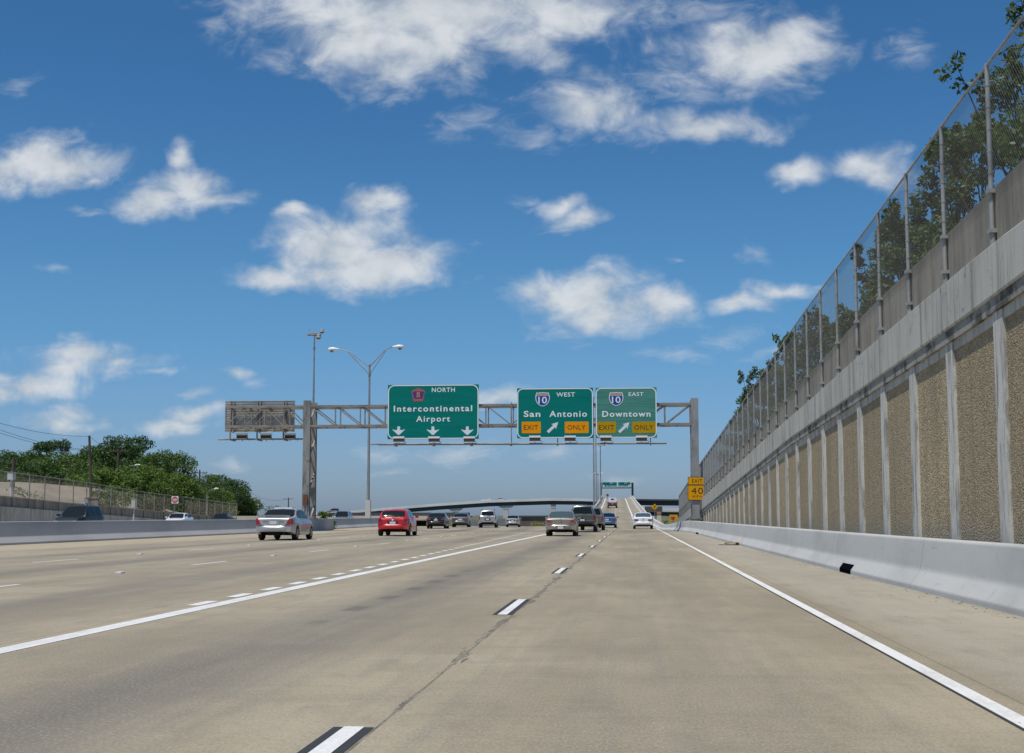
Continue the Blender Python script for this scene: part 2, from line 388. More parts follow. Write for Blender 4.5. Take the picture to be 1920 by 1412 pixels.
# ------------------------------------------------------------------ mesh helpers
def tag(o, label=None, cat=None, group=None, kind=None):
    if label: o['label'] = label
    if cat: o['category'] = cat
    if group: o['group'] = group
    if kind: o['kind'] = kind
    return o
def thing(name, loc, label, cat, group=None, rz=0.0):
    o = bpy.data.objects.new(name, None); col.objects.link(o)
    o.location = loc; o.rotation_euler = (0, 0, rz); o.empty_display_size = .3
    return tag(o, label, cat, group)
class MB:
    def __init__(s): s.v = []; s.f = []; s.m = []
    def add(s, vs, fs, mi=0):
        k = len(s.v); s.v += [tuple(q) for q in vs]
        for f in fs: s.f.append(tuple(i + k for i in f)); s.m.append(mi)
        return s
    def box(s, x0, x1, y0, y1, z0, z1, mi=0):
        return s.add([(x0, y0, z0), (x1, y0, z0), (x1, y1, z0), (x0, y1, z0), (x0, y0, z1), (x1, y0, z1), (x1, y1, z1), (x0, y1, z1)],
                     [(0, 3, 2, 1), (4, 5, 6, 7), (0, 1, 5, 4), (1, 2, 6, 5), (2, 3, 7, 6), (3, 0, 4, 7)], mi)
    def bar(s, p0, p1, w, h, mi=0, up=(0, 0, 1)):
        p0 = Vector(p0); p1 = Vector(p1); d = (p1 - p0).normalized()
        a = d.cross(Vector(up))
        if a.length < 1e-3: a = d.cross(Vector((0, 1, 0)))
        a.normalize(); b = a.cross(d)
        vs = []
        for p in (p0, p1):
            for (i, j) in ((-1, -1), (1, -1), (1, 1), (-1, 1)): vs.append(p + a * (i * w / 2) + b * (j * h / 2))
        return s.add(vs, [(0, 3, 2, 1), (4, 5, 6, 7), (0, 1, 5, 4), (1, 2, 6, 5), (2, 3, 7, 6), (3, 0, 4, 7)], mi)
    def tube(s, pts, r, n=8, mi=0, cap=True):
        pts = [Vector(p) for p in pts]; rs = r if isinstance(r, (list, tuple)) else [r] * len(pts)
        vs = []; fs = []
        ref = None
        for i, p in enumerate(pts):
            d = (pts[min(i + 1, len(pts) - 1)] - pts[max(i - 1, 0)]).normalized()
            if ref is None: ref = Vector((1, 0, 0)) if abs(d.x) < .8 else Vector((0, 1, 0))
            a = (ref - d * ref.dot(d)).normalized(); ref = a; b = d.cross(a)
            for k in range(n):
                t = 2 * math.pi * k / n
                vs.append(p + (a * math.cos(t) + b * math.sin(t)) * rs[i])
        for i in range(len(pts) - 1):
            for k in range(n):
                fs.append((i * n + k, i * n + (k + 1) % n, (i + 1) * n + (k + 1) % n, (i + 1) * n + k))
        if cap: fs.append(tuple(range(n))[::-1]); fs.append(tuple((len(pts) - 1) * n + k for k in range(n)))
        return s.add(vs, fs, mi)
    def poly_y(s, pts, y0, y1, mi=0):
        """polygon in (x, z) extruded from y0 (front, towards the viewer) to y1"""
        n = len(pts)
        vs = [(x, y0, z) for x, z in pts] + [(x, y1, z) for x, z in pts]
        fs = [tuple(range(n)), tuple(range(2 * n - 1, n - 1, -1))] + [(i, i + n, (i + 1) % n + n, (i + 1) % n) for i in range(n)]
        return s.add(vs, fs, mi)
    def loft(s, rows, mi=0, close=False):
        """rows of equally many points"""
        n = len(rows[0]); vs = [q for r in rows for q in r]; fs = []
        for i in range(len(rows) - 1):
            for k in range(n if close else n - 1):
                fs.append((i * n + k, i * n + (k + 1) % n, (i + 1) * n + (k + 1) % n, (i + 1) * n + k))
        return s.add(vs, fs, mi)
    def build(s, name, mats, parent=None, local=False, smooth=None, kind=None):
        me = bpy.data.meshes.new(name)
        off = Vector((0, 0, 0))
        q = parent
        while q is not None and not local: off += q.location; q = q.parent
        me.from_pydata([(x - off.x, y - off.y, z - off.z) for x, y, z in s.v], [], s.f)
        if not isinstance(mats, (list, tuple)): mats = [mats]
        for m in mats: me.materials.append(m)
        if len(mats) > 1: me.polygons.foreach_set('material_index', s.m)
        if smooth:
            me.polygons.foreach_set('use_smooth', [True] * len(me.polygons))
            me.set_sharp_from_angle(angle=R(smooth))
        me.update()
        o = bpy.data.objects.new(name, me); col.objects.link(o)
        if parent is not None: o.parent = parent
        if kind: o['kind'] = kind
        return o
def np_mesh(name, V, Q, mats, parent=None, mi=None):
    """mesh from numpy verts (n,3) and quads (m,4)"""
    off = np.array(parent.location) if parent is not None else np.zeros(3)
    me = bpy.data.meshes.new(name)
    me.vertices.add(len(V)); me.vertices.foreach_set('co', (V - off).astype(np.float32).ravel())
    me.loops.add(Q.size); me.loops.foreach_set('vertex_index', Q.astype(np.int32).ravel())
    me.polygons.add(len(Q)); me.polygons.foreach_set('loop_start', np.arange(len(Q), dtype=np.int32) * 4)
    for m in (mats if isinstance(mats, (list, tuple)) else [mats]): me.materials.append(m)
    if mi is not None: me.polygons.foreach_set('material_index', mi.astype(np.int32))
    me.update(calc_edges=True); me.validate()
    o = bpy.data.objects.new(name, me); col.objects.link(o)
    if parent is not None: o.parent = parent
    return o
def prisms(name, P0, P1, r, m, parent):
    P0 = np.asarray(P0, float); P1 = np.asarray(P1, float); n = len(P0)
    d = P1 - P0; d /= np.linalg.norm(d, axis=1)[:, None]
    a = np.cross(d, np.array([1.0, 0, 0])); a /= np.linalg.norm(a, axis=1)[:, None]; b = np.cross(d, a)
    V = np.zeros((n, 6, 3))
    for k in range(3):
        t = 2 * math.pi * k / 3
        o = (a * math.cos(t) + b * math.sin(t)) * r
        V[:, k] = P0 + o; V[:, k + 3] = P1 + o
    base = np.arange(n)[:, None] * 6
    Q = np.concatenate([base + np.array([k, (k + 1) % 3, (k + 1) % 3 + 3, k + 3]) for k in range(3)], 0)
    return np_mesh(name, V.reshape(-1, 3), Q, m, parent)
def copy_tree(o, parent=None):
    c = o.copy(); col.objects.link(c)
    if parent is not None: c.parent = parent
    for ch in list(o.children): copy_tree(ch, c)
    return c
def interp(pts, x):
    """piecewise linear with end extrapolation"""
    if x <= pts[0][0]: a, b = pts[0], pts[1]
    elif x >= pts[-1][0]: a, b = pts[-2], pts[-1]
    else:
        for a, b in zip(pts, pts[1:]):
            if a[0] <= x <= b[0]: break
    return a[1] + (b[1] - a[1]) * (x - a[0]) / (b[0] - a[0])
def text_mesh(s, spacing=1.0, bold=0.0):
    c = bpy.data.curves.new('t', 'FONT'); c.body = s; c.space_character = spacing; c.offset = bold; c.resolution_u = 3
    o = bpy.data.objects.new('t', c); col.objects.link(o)
    dg = bpy.context.evaluated_depsgraph_get()
    me = bpy.data.meshes.new_from_object(o.evaluated_get(dg))
    bpy.data.objects.remove(o); bpy.data.curves.remove(c)
    return me
def lettering(s, box, Y, m, parent, spacing=1.12, bold=.015, name='lettering', off=.012):
    """text fitted into the (x0, x1, z0, z1) box on the plane Y, facing -Y"""
    x0, x1, z0, z1 = box
    me = text_mesh(s, spacing, bold)
    n = len(me.vertices); v = np.zeros(n * 3); me.vertices.foreach_get('co', v); v = v.reshape(-1, 3)
    mn = v.min(0); mx = v.max(0)
    o3 = np.zeros_like(v)
    o3[:, 0] = x0 + (v[:, 0] - mn[0]) / (mx[0] - mn[0]) * (x1 - x0)
    o3[:, 2] = z0 + (v[:, 1] - mn[1]) / (mx[1] - mn[1]) * (z1 - z0)
    o3[:, 1] = Y - off
    loc = Vector((0, 0, 0)); q = parent
    while q is not None: loc += q.location; q = q.parent
    o3 -= np.array(loc)
    me.vertices.foreach_set('co', o3.ravel()); me.materials.clear(); me.materials.append(m)
    me.polygons.foreach_set('use_smooth', [False] * len(me.polygons))
    me.update()
    me.name = name
    o = bpy.data.objects.new(name, me); col.objects.link(o); o.parent = parent
    return o
# ================================================================== THE SETTING
def sh(Y): return -(max(0.0, Y - 60.0)) ** 2 / 2600.0
def mz(Y): return 0.0 if Y < 150 else -0.0004 * (Y - 150) ** 2
def lx(s, Y):
    """lane coordinate s -> world x (the through lanes bear off left beyond Y = 60)"""
    if s >= -5.6: return s
    k = min(1.0, (-5.6 - s) / 1.4)
    return s + sh(Y) * k
RG = [(130, 2.3), (150, 2.1), (170, 1.85), (200, 1.55), (215, 1.4), (250, 1.0), (300, .45), (350, 0), (400, -.50), (450, -1.5), (520, -3.6)]
RL = [(130, -5.6), (200, -5.7), (280, -6.5), (340, -7.3), (400, -8.2), (450, -9.3), (520, -11.5)]
def rz(Y):
    if Y < 130: return 0.0
    if Y < 200: return .5 * (.0266 / 70) * (Y - 130) ** 2
    if Y < 375: return .931 + .0266 * (Y - 200)
    return .931 + .0266 * 175 + .0266 * (Y - 375) - .5 * .0005 * (Y - 375) ** 2

def lane_sheet(name, rows, m, kind='structure'):
    """rows of (x, y, z, lane)"""
    b = MB(); b.loft([[q[:3] for q in r] for r in rows])
    o = b.build(name, m, kind=kind)
    a = o.data.attributes.new('lane', 'FLOAT', 'POINT')
    a.data.foreach_set('value', [q[3] for r in rows for q in r])
    return o
def frange(a, b, st):
    n = max(1, round((b - a) / st)); return [a + (b - a) * i / n for i in range(n + 1)]
cols = [-25.3, -21, -17, -13, -10, -8, -7, -5.6, -3, 0, 2.6, 5.4]
road = lane_sheet('road', [[(lx(s, Y), Y, 0, s) for s in cols] for Y in frange(-12, 130, 2)], M_road)
cols2 = [-25.3, -21, -17, -13, -10, -8, -7]
lane_sheet('road', [[(lx(s, Y), Y, mz(Y), s) for s in cols2] + [(-5.58, Y, mz(Y), -5.6)] for Y in frange(130, 330, 4)], M_road)
lane_sheet('ramp', [[(RLx + (RRx - RLx) * k / 6, Y, rz(Y), -5.3 + 8.2 * k / 6) for k in range(7)]
                    for Y in frange(130, 520, 4) for RLx, RRx in [(interp(RL, Y), interp(RG, Y))]], M_road)
lane_sheet('oncoming_road', [[(s + sh(Y), Y, mz(Y) - .02, s) for s in (-50.5, -44, -40, -36, -31, -26.2)] for Y in frange(-12, 330, 4)], M_road)

def gz(x, y):
    a = min(1, max(0, (y - 150) / 40)) * min(1, max(0, (x + 62) / 14)) * min(1, max(0, (70 - x) / 25)) * min(1, max(0, (900 - y) / 200))
    a = a * a * (3 - 2 * a)
    return -.35 - 7.0 * a
gx = [-6000, -3000, -1500, -700, -350, -180, -110, -80, -62, -55, -48, -40, -30, -20, -10, 0, 10, 20, 30, 45, 58, 70, 110, 180, 350, 700, 1500, 3000, 6000]
gy = [-60, -20, 20, 60, 100, 130, 150, 160, 170, 180, 190, 210, 260, 340, 450, 600, 700, 760, 820, 900, 1200, 2000, 4000, 9000]
b = MB(); b.loft([[(x, y, gz(x, y)) for x in gx] for y in gy]); b.build('ground', M_ground, kind='structure')

# ---- painted markings: part of the road
def strip(name, s0, s1, Y0, Y1, m, z=.004, st=4.0, fx=lx, fz=None, parent=road):
    b = MB(); fz = fz or (lambda Y: 0.0 if Y < 130 else mz(Y))
    b.loft([[(fx(s0 if not callable(s0) else s0(Y), Y), Y, fz(Y) + z), (fx(s1 if not callable(s1) else s1(Y), Y), Y, fz(Y) + z)] for Y in frange(Y0, Y1, st)])
    return b.build(name, m, parent)
strip('edge_line', 2.14, 2.265, -2, 130, M_white)
strip('edge_line_dark_strip', 2.115, 2.14, -2, 60, M_black, .003)  # narrow black strip along one side of the edge line
strip('gore_line', -5.60, -5.36, 4, 128, M_white, fx=lambda s, Y: s)
for k in range(14):
    Y1 = 7.75 + 11.85 * k; Y0 = Y1 - 3.05
    if Y1 > 140: break
    b = MB()
    q = lambda a, c, z: b.add([(a, Y0, z), (c, Y0, z), (c, Y1, z), (a, Y1, z)], [(0, 1, 2, 3)], 0 if z > .0035 else 1)
    q(-1.605, -1.492, .006)
    q(-1.665, -1.437, .003)
    o = b.build('lane_dash', [M_white, M_black], road)
for k in range(52):                                        # dotted exit line that fans out into the gore
    Y0 = 17.9 + 1.87 * k if k < 40 else 17.9 + 1.87 * 40 + 3 * (k - 40)
    s = interp([(18, -5.76), (25, -5.86), (45, -6.26), (80, -7.0), (130, -7.9)], Y0)
    d = .95
    b = MB(); b.add([(s - .07, Y0, .004), (s + .10, Y0, .004), (s + .09, Y0 + d, .004), (s - .08, Y0 + d, .004)], [(0, 1, 2, 3)])
    b.build('dotted_line_mark', M_white, road)
for s, Yf in ((-10.45, 32.4), (-14.95, 33.8), (-19.3, 30)):
    for k in range(-1, 11):
        Y0 = Yf + 12.2 * k
        if Y0 < 14 or (s == -19.3): continue
        strip('lane_dash', s - .055, s + .055, Y0, Y0 + 2.9, M_white, st=3, )
        b = MB(); x = lx(s, Y0 + 7.5); b.box(x - .06, x + .06, Y0 + 7.5, Y0 + 7.75, .002, .03); b.build('lane_stud', M_lampwhite, road)
strip('edge_line', -20.25, -20.12, 10, 150, mat('marking_worn', (.44, .38, .27), .8))
rampo = [o for o in bpy.data.objects if o.name == 'ramp'][0]
rfx = lambda k: (lambda s, Y: interp(RL, Y) + (interp(RG, Y) - interp(RL, Y)) * s)
strip('edge_line', .775, .805, 130, 430, M_white, .02, 5, lambda s, Y: (2.13 if s < .79 else 2.28) * max(0, (175 - Y) / 45) + (interp(RL, Y) + (interp(RG, Y) - interp(RL, Y)) * s) * (1 - max(0, (175 - Y) / 45)), rz, rampo)
strip('gore_line', .06, .09, 132, 430, M_white, .02, 5, rfx(0), rz, rampo)
for k in range(18):
    Y0 = 146 + 12 * k
    strip('lane_dash', .445, .465, Y0, Y0 + 3, M_white, .02, 3, rfx(0), rz, rampo)

# ---- concrete safety barriers
def barrier(name, base, side, m, label, h=.81, zf=lambda Y: 0.0, hf=None, prof=None):
    smooth_ = 38 if prof is None else 10
    """base = [(Y, X of the foot)]; side = +1 when the road lies on the -x side"""
    prof = prof or [(0, -.05), (0, .055), (.001, .074), (.008, .090), (.016, .102), (.135, .268), (.148, .288), (.160, .312), (.169, .345), (.174, .38), (.205, .60), (.232, .76 * h / .81), (.235, .775 * h / .81), (.245, h - .014), (.262, h - .003), (.28, h), (.43, h), (.46, h - .02), (.5, -.3)]
    hf = hf or (lambda Y: h)
    b = MB(); rows = []
    for Y, X in base:
        k_ = hf(Y) / h; rows.append([(X + side * u, Y, zf(Y) + (z * k_ if z > 0 else z)) for u, z in prof])
    b.loft(rows)
    b.add(rows[0], [tuple(range(len(prof)))]); b.add(rows[-1], [tuple(range(len(prof)))])
    o = b.build(name, m, smooth=smooth_)
    return tag(o, label, 'barrier')
rb = [(4, 4.60), (10, 4.57), (17.6, 4.50), (24, 4.40), (30, 4.32), (45, 4.26), (60, 4.21), (80, 4.13), (99.4, 4.05)]
LPR = [(0, -.05), (0, .085), (.16, .30), (.175, .33), (.30, .80), (.325, .915), (.345, .93), (.44, .93), (.46, .91), (.5, -.3)]
rbar = barrier('safety_barrier', rb, 1, M_bar, 'pale concrete safety barrier running along the right shoulder at the foot of the panelled wall')
b = MB()                                                       # scupper as a near-black block, its inner shade put into the colour
xs = interp(rb, 30.2)
def drain_block(b, Y0, Y1, top):
    rows = []
    for Y in (Y0, Y1):
        x0 = interp(rb, Y) - .012; u = .17 * (top - .085) / .235
        rows.append([(x0, Y, .008), (x0, Y, .085), (x0 + u, Y, top), (x0 + u + .1, Y, top), (x0 + .1, Y, .008)])
    b.loft(rows, 0, True); b.add(rows[0], [tuple(range(5))]); b.add(rows[1], [tuple(range(5))])
    return b
o = drain_block(MB(), 28.5, 29.8, .19).build('drain_shade', M_drain_shade, rbar)
o = drain_block(MB(), 88, 91, .11).build('drain_shade', M_drain_shade, rbar)
rb2 = [(99.4, 4.06), (103, 3.72), (108, 3.28), (113, 2.9), (118, 2.42), (124, 2.32), (132, 2.28)]
HF = [(60, .81), (104, .81), (110, .66), (117, .40), (126, .46), (140, .60), (175, .80), (900, .80)]
hfn = lambda Y: interp(HF, Y)
b2 = barrier('safety_barrier', rb2, 1, M_bar, 'short angled piece of pale barrier bending in towards the ramp below the exit speed sign', hf=hfn)
tag(barrier('safety_barrier', [(Y, interp(RG, Y)) for Y in frange(132.05, 500, 8)], 1, M_farconc,
            'pale parapet barrier climbing the right edge of the ramp', .81, rz, hfn), None, None)
barrier('safety_barrier', [(Y, interp(RL, Y)) for Y in frange(150, 500, 8)], -1, M_farconc,
        'pale parapet barrier climbing the left edge of the ramp behind the dark vehicles', .85, rz)
b = MB()
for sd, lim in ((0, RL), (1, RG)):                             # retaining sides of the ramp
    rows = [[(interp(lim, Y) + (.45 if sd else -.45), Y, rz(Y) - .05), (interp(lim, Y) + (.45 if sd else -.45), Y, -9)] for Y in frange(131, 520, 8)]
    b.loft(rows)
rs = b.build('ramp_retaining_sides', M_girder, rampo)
lb = [(Y, -24.85) for Y in frange(8, 101, 6)]
lbar = barrier('median_barrier', lb, -1, M_bar2, 'long grey concrete median barrier left of the through lanes', .93, prof=LPR)
lb2 = [(101.05, -24.55), (104, -24.35), (110, -24.35), (113, -24.5)]
b = MB(); rows = []
for Y, X in lb2: rows.append([(X, Y, -.05), (X, Y, .93), (X - 1.1, Y, .93), (X - 1.1, Y, -.05)])
b.loft(rows); b.add(rows[0], [(0, 1, 2, 3)]); b.add(rows[-1], [(0, 1, 2, 3)])
tag(b.build('median_barrier', M_bar2), 'plain vertical-faced block of median barrier round the foot of the left gantry column', 'barrier')
lb3 = [(Y, -24.85 + sh(Y) * .9) for Y in frange(113.05, 330, 8)]
barrier('median_barrier', lb3, -1, M_bar2, 'grey median barrier beyond the gantry, behind the red hatchback', .93, lambda Y: mz(Y), prof=LPR)

# ---- right-hand retaining wall with fence
XF = 5.23
def yz(lst, X): return sorted([(q.y, q.z) for q in (atx(x, y, X) for x, y in lst)])
FT = yz([(1920, 30), (1761, 242), (1640, 408), (1504, 591), (1389, 760), (1313, 869), (1273, 930)], XF)
PT = yz([(1920, 297), (1750, 464), (1648, 561), (1604, 605), (1502, 720), (1427, 800), (1340, 888), (1273, 958)], 5.28)
CT = yz([(1920, 410), (1852, 461), (1767, 533), (1701, 588), (1605, 670), (1514, 753), (1427, 829), (1342, 910), (1273, 972)], 5.10)
CB = yz([(1920, 512), (1801, 600), (1689, 678), (1482, 821), (1319, 953), (1285, 976)], 5.10)
BB = yz([(1920, 568), (1829, 627), (1748, 679), (1655, 740), (1572, 793), (1482, 849), (1340, 952), (1300, 972)], 5.20)
WY0, WY1 = 10.0, 158.0
PY0 = 19.95 - 3 * 3.05
rw = thing('retaining_wall', (5.3, 60, 0), 'tall retaining wall of brown pebble panels between pale concrete pilasters right of the road', 'retaining wall')
ys = frange(WY0, WY1, 2.0)
def band(name, x, top, bot, m, xt=None, depth=.5, st=2.0, parent=rw):
    b = MB(); rows = []
    for Y in frange(WY0, WY1, st):
        t, bo = top(Y), bot(Y)
        rows.append([(x + depth, Y, bo), (x, Y, bo), (x, Y, t), (x + depth, Y, t)])
    b.loft(rows, 0, True); b.add(rows[0], [(0, 1, 2, 3)]); b.add(rows[-1], [(0, 1, 2, 3)])
    return b.build(name, m, parent)
fCT = lambda Y: interp(CT, Y); fCB = lambda Y: min(interp(CB, Y), fCT(Y) - .25); fPT = lambda Y: interp(PT, Y); fFT = lambda Y: interp(FT, Y)
fBB = lambda Y: min(interp(BB, Y), fCB(Y) - .35)
b = MB()
for k in range(40):                                           # coping cast in lengths with open joints
    Y0 = PY0 + .3 + 6.1 * k; Y1 = min(Y0 + 6.075, WY1)
    if Y0 > WY1 - 1: break
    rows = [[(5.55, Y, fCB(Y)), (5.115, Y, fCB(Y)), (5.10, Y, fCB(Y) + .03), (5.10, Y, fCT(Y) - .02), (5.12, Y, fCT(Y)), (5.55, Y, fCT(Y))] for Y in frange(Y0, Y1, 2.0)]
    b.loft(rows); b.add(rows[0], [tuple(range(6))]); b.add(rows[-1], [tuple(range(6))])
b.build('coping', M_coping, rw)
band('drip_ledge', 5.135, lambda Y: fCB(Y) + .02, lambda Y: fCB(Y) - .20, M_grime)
band('head_beam', 5.19, lambda Y: fCB(Y) - .20, fBB, M_coping)
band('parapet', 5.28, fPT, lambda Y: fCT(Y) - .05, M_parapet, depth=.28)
k = 0
Y = PY0
while Y < WY1:
    b = MB()
    t0 = fCB(Y) - .2
    b.box(5.165, 5.34, Y - .25, Y + .25, -.1, t0 - .003)
    o = b.build('pilaster', M_pil, rw)
    b = MB(); Y0, Y1 = Y + .25, min(Y + 2.80, WY1)
    b.add([(5.215, Y0, -.1), (5.215, Y1, -.1), (5.215, Y1, fBB(Y1) + .02), (5.215, Y0, fBB(Y0) + .02), (5.5, Y0, -.1), (5.5, Y1, -.1), (5.5, Y1, fBB(Y1) + .02), (5.5, Y0, fBB(Y0) + .02)],
          [(0, 1, 2, 3), (7, 6, 5, 4), (0, 4, 5, 1), (2, 6, 7, 3), (0, 3, 7, 4), (1, 5, 6, 2)])
    b.build('panel', M_panel, rw)
    Y += 3.05
def chain_fence(loc, X, fb, ft, fpost, Y0, Y1, Yp, label, pitch, wr, mwire, mpost, pr=.045, side=-1, group=None):
    f = thing('chain_link_fence', loc, label, 'fence')
    b = MB(); b.tube([(X, Y, ft(Y)) for Y in frange(Y0, Y1, 3)], pr * .6, 8); b.build('top_rail', mpost, f, smooth=60)
    Y = Yp
    while Y < Y1:
        if Y >= Y0:
            b = MB(); t = ft(Y) + .03; lo = fpost(Y)
            b.tube([(X, Y, lo), (X, Y, t)], pr, 8)
            b.tube([(X, Y, lo - .004), (X, Y, lo + .20)], pr * 1.35, 8)
            for z in (lo + .24, fb(Y) + .06): b.box(X - pr * 1.7, X + .06, Y - pr * 1.9, Y + pr * 1.9, z - .03, z + .03)
            for i in range(1, 6):
                z = fb(Y) + (t - fb(Y)) * i / 6; b.tube([(X, Y, z - .012), (X, Y, z + .012)], pr * 1.15, 8)
            b.build('fence_post', mpost, f, smooth=60)
        Y += 3.05
    P0, P1 = [], []
    a = Y0 - 3
    while a < Y1 + 3:
        for s in (1, -1):
            h = ft(a) - fb(a); c = a + s * h
            u0, u1 = 0.0, 1.0
            if c < Y0 or c > Y1 or a < Y0 or a > Y1:
                lo = (Y0 - a) / (c - a); hi = (Y1 - a) / (c - a)
                u0, u1 = max(0, min(lo, hi)), min(1, max(lo, hi))
            if u1 - u0 > .01:
                p = lambda u: (X + .02 * side * s * .2 + .03, a + (c - a) * u, fb(a + (c - a) * u) + (ft(a + (c - a) * u) - fb(a + (c - a) * u)) * u)
                P0.append(p(u0)); P1.append(p(u1))
        a += pitch
    prisms('wire_mesh', P0, P1, wr, mwire, f)
    return f
chain_fence((XF, 60, 5), XF, lambda Y: fPT(Y) - .12, fFT, lambda Y: fCT(Y) + .02, WY0, WY1, PY0 + .35, 'tall chain link fence with steel posts standing on top of the right retaining wall',
            .085, .0017, M_wire, M_post, .036)
b = MB()                                                      # ground retained behind the wall
b.loft([[(5.5, Y, fCT(Y) - .25), (8, Y, fCT(Y) - .1), (14, Y, fCT(Y)), (40, Y, fCT(Y)), (90, Y, -.4)] for Y in frange(0, 170, 5)])
b.build('embankment', M_bank, kind='structure')

# ---- far-side wall, fence and bank on the left
XL = -50.0
LF = yz([(0, 883), (167, 905), (245, 919), (335, 931), (437, 944)], XL + .05)
LP = yz([(0, 929), (130, 942.7), (245, 953), (339, 962), (437, 971)], XL)
LC = yz([(0, 949), (208, 966), (330, 976)], XL + .3)
fLF = lambda Y: interp(LF, Y); fLP = lambda Y: interp(LP, Y); fLC = lambda Y: min(interp(LC, Y), fLP(Y) - .2)
lw = thing('retaining_wall', (XL, 130, 0), 'low grey retaining wall beyond the oncoming lanes on the left', 'retaining wall')
for nm, x, t, bo, m in (('parapet', XL, fLP, lambda Y: fLC(Y) - .1, M_parapet), ('coping', XL + .3, fLC, lambda Y: -.2, M_coping)):
    b = MB(); rows = [[(x - .6, Y, bo(Y)), (x, Y, bo(Y)), (x, Y, t(Y)), (x - .6, Y, t(Y))] for Y in frange(90, 173, 3)]
    b.loft(rows, 0, True); b.add(rows[0], [(0, 1, 2, 3)]); b.add(rows[-1], [(0, 1, 2, 3)]); b.build(nm, m, lw)
chain_fence((XL, 130, 1), XL + .06, lambda Y: fLP(Y) - .1, fLF, lambda Y: fLC(Y) + .02, 95, 173, 96.5,
            'chain link fence on the low wall beyond the oncoming lanes, in front of the trees', .14, .0028, mat('fence_wire_tan', (.46, .42, .34), .7), mat('fence_post_dark', (.24, .23, .20), .6), .05, 1)
b = MB()
def bz(x, Y):
    k = min(1, max(0, (182 - Y) / 45)); k = k * k * (3 - 2 * k)
    h = interp([(-50.5, 1.0), (-52, 1.3), (-55.5, 3.9), (-57, 4.25), (-64, 4.5), (-90, 4.6), (-160, 4.8)][::-1], x)
    return h * (.25 + .75 * k) + .07 * math.sin(Y * .31 + x) * k
b.loft([[(x, Y, bz(x, Y)) for x in (-50.5, -52, -54, -57, -60, -64, -75, -90, -120, -160)] for Y in frange(60, 420, 5)])
b.build('embankment', M_bank, kind='structure')
# ================================================================== BRIDGES AND FAR STRUCTURES
def overpass(loc, pts, Y, depth, label, girder_h, par_h=.95, mt=M_rail, mg=M_girder):
    """pts: pixel positions of the top edge on plane Y"""
    t = thing('overpass', loc, label, 'bridge')
    P = [at(x, y, Y) for x, y in pts]
    Q = []
    for a, c in zip(P, P[1:]):
        n = max(1, int((c - a).length / 6)); Q += [a.lerp(c, i / n) for i in range(n)]
    Q.append(P[-1])
    b = MB(); b.loft([[(p.x, p.y - .15, p.z - par_h - .18), (p.x, p.y - .15, p.z), (p.x, p.y + .15, p.z), (p.x, p.y + .15, p.z - par_h - .18)] for p in Q], 0, True)
    b.build('parapet', mt, t)
    b = MB(); b.loft([[(p.x, p.y + depth + .15, p.z - par_h - .1), (p.x, p.y + depth + .15, p.z), (p.x, p.y + depth - .15, p.z), (p.x, p.y + depth - .15, p.z - par_h - .1)] for p in Q], 0, True)
    b.build('parapet', mt, t)
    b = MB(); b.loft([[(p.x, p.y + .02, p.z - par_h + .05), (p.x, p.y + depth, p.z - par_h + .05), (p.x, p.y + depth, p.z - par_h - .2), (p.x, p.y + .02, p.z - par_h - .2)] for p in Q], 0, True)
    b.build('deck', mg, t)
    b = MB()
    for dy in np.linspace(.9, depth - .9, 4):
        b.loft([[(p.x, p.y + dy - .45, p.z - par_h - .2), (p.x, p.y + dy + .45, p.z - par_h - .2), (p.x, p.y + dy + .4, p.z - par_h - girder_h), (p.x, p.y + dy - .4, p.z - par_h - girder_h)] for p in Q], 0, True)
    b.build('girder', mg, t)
    return t
def pier(par, x, Y, ztop, wcap, wcol, depth=6, m=M_farconc, zb=-8):
    b = MB()
    b.poly_y([(x - wcap / 2, ztop), (x - wcap / 2, ztop - .9), (x - wcol / 2, ztop - 2.0), (x + wcol / 2, ztop - 2.0), (x + wcap / 2, ztop - .9), (x + wcap / 2, ztop)], Y + .6, Y + .6 + 1.8)
    b.box(x - wcol / 2, x + wcol / 2, Y + .7, Y + 2.2, zb, ztop - 1.9)
    return b.build('pier', m, par)
fl = overpass((-60, 600, 0), [(560, 963.5), (600, 960.5), (660, 957.5), (709, 953), (820, 944), (917, 937.5), (1030, 934), (1090, 934.5), (1150, 937)], 600, 9,
              'long curving flyover bridge with pale parapet and dark girders crossing above the far traffic', 1.75)
for px, py, wc in ((853, 951, 6.2), (948, 946, 6.4), (1037, 944, 2.2), (757, 957, 5.8)):
    p = at(px, py, 600); pier(fl, p.x, 600, p.z + .1, wc, 2.2 if wc > 3 else 1.9)
o1 = overpass((18, 470, 0), [(1150, 936), (1186, 935.5), (1230, 936), (1290, 936.5), (1400, 937)], 470, 9, 'high dark overpass crossing right of the ramp crest, behind the wall end', 1.7, .35, M_girder)
for px in (1300, 1345): p = at(px, 946, 470); pier(o1, p.x, 470, p.z, 5, 1.6)
o2 = overpass((12, 380, 0), [(1188, 946.5), (1212, 948), (1240, 951.5), (1275, 953), (1400, 955)], 380, 9, 'lower overpass with pale parapet right of the ramp, below the high one', 1.5, .75)
o3 = overpass((12, 330, 0), [(1200, 957), (1240, 957.5), (1275, 958), (1400, 958)], 330, 7, 'lowest dark overpass beside the diamond sign, right of the ramp', 1.1, .12, M_farconc, M_girder)
p = at(1235.5, 957, 262)
pl = thing('bridge_column', (p.x, 262, -6), 'rust-stained cream bridge column right of the ramp barrier', 'column')
b = MB(); b.box(p.x - .40, p.x + .40, 262, 262.9, -6, p.z - .25); b.build('shaft', mat('cream_concrete', rough=.9, fn=grimy((.74, .66, .50), (.60, .52, .38), (1, 1, .3), 1.2)), pl)
b = MB(); b.box(p.x - .44, p.x + .44, 261.94, 263, p.z - .75, p.z - .25)
b.build('stained_head', mat('stained_concrete', rough=.9, fn=grimy((.42, .20, .11), (.40, .32, .24), (1, 1, .5), 1.6)), pl)
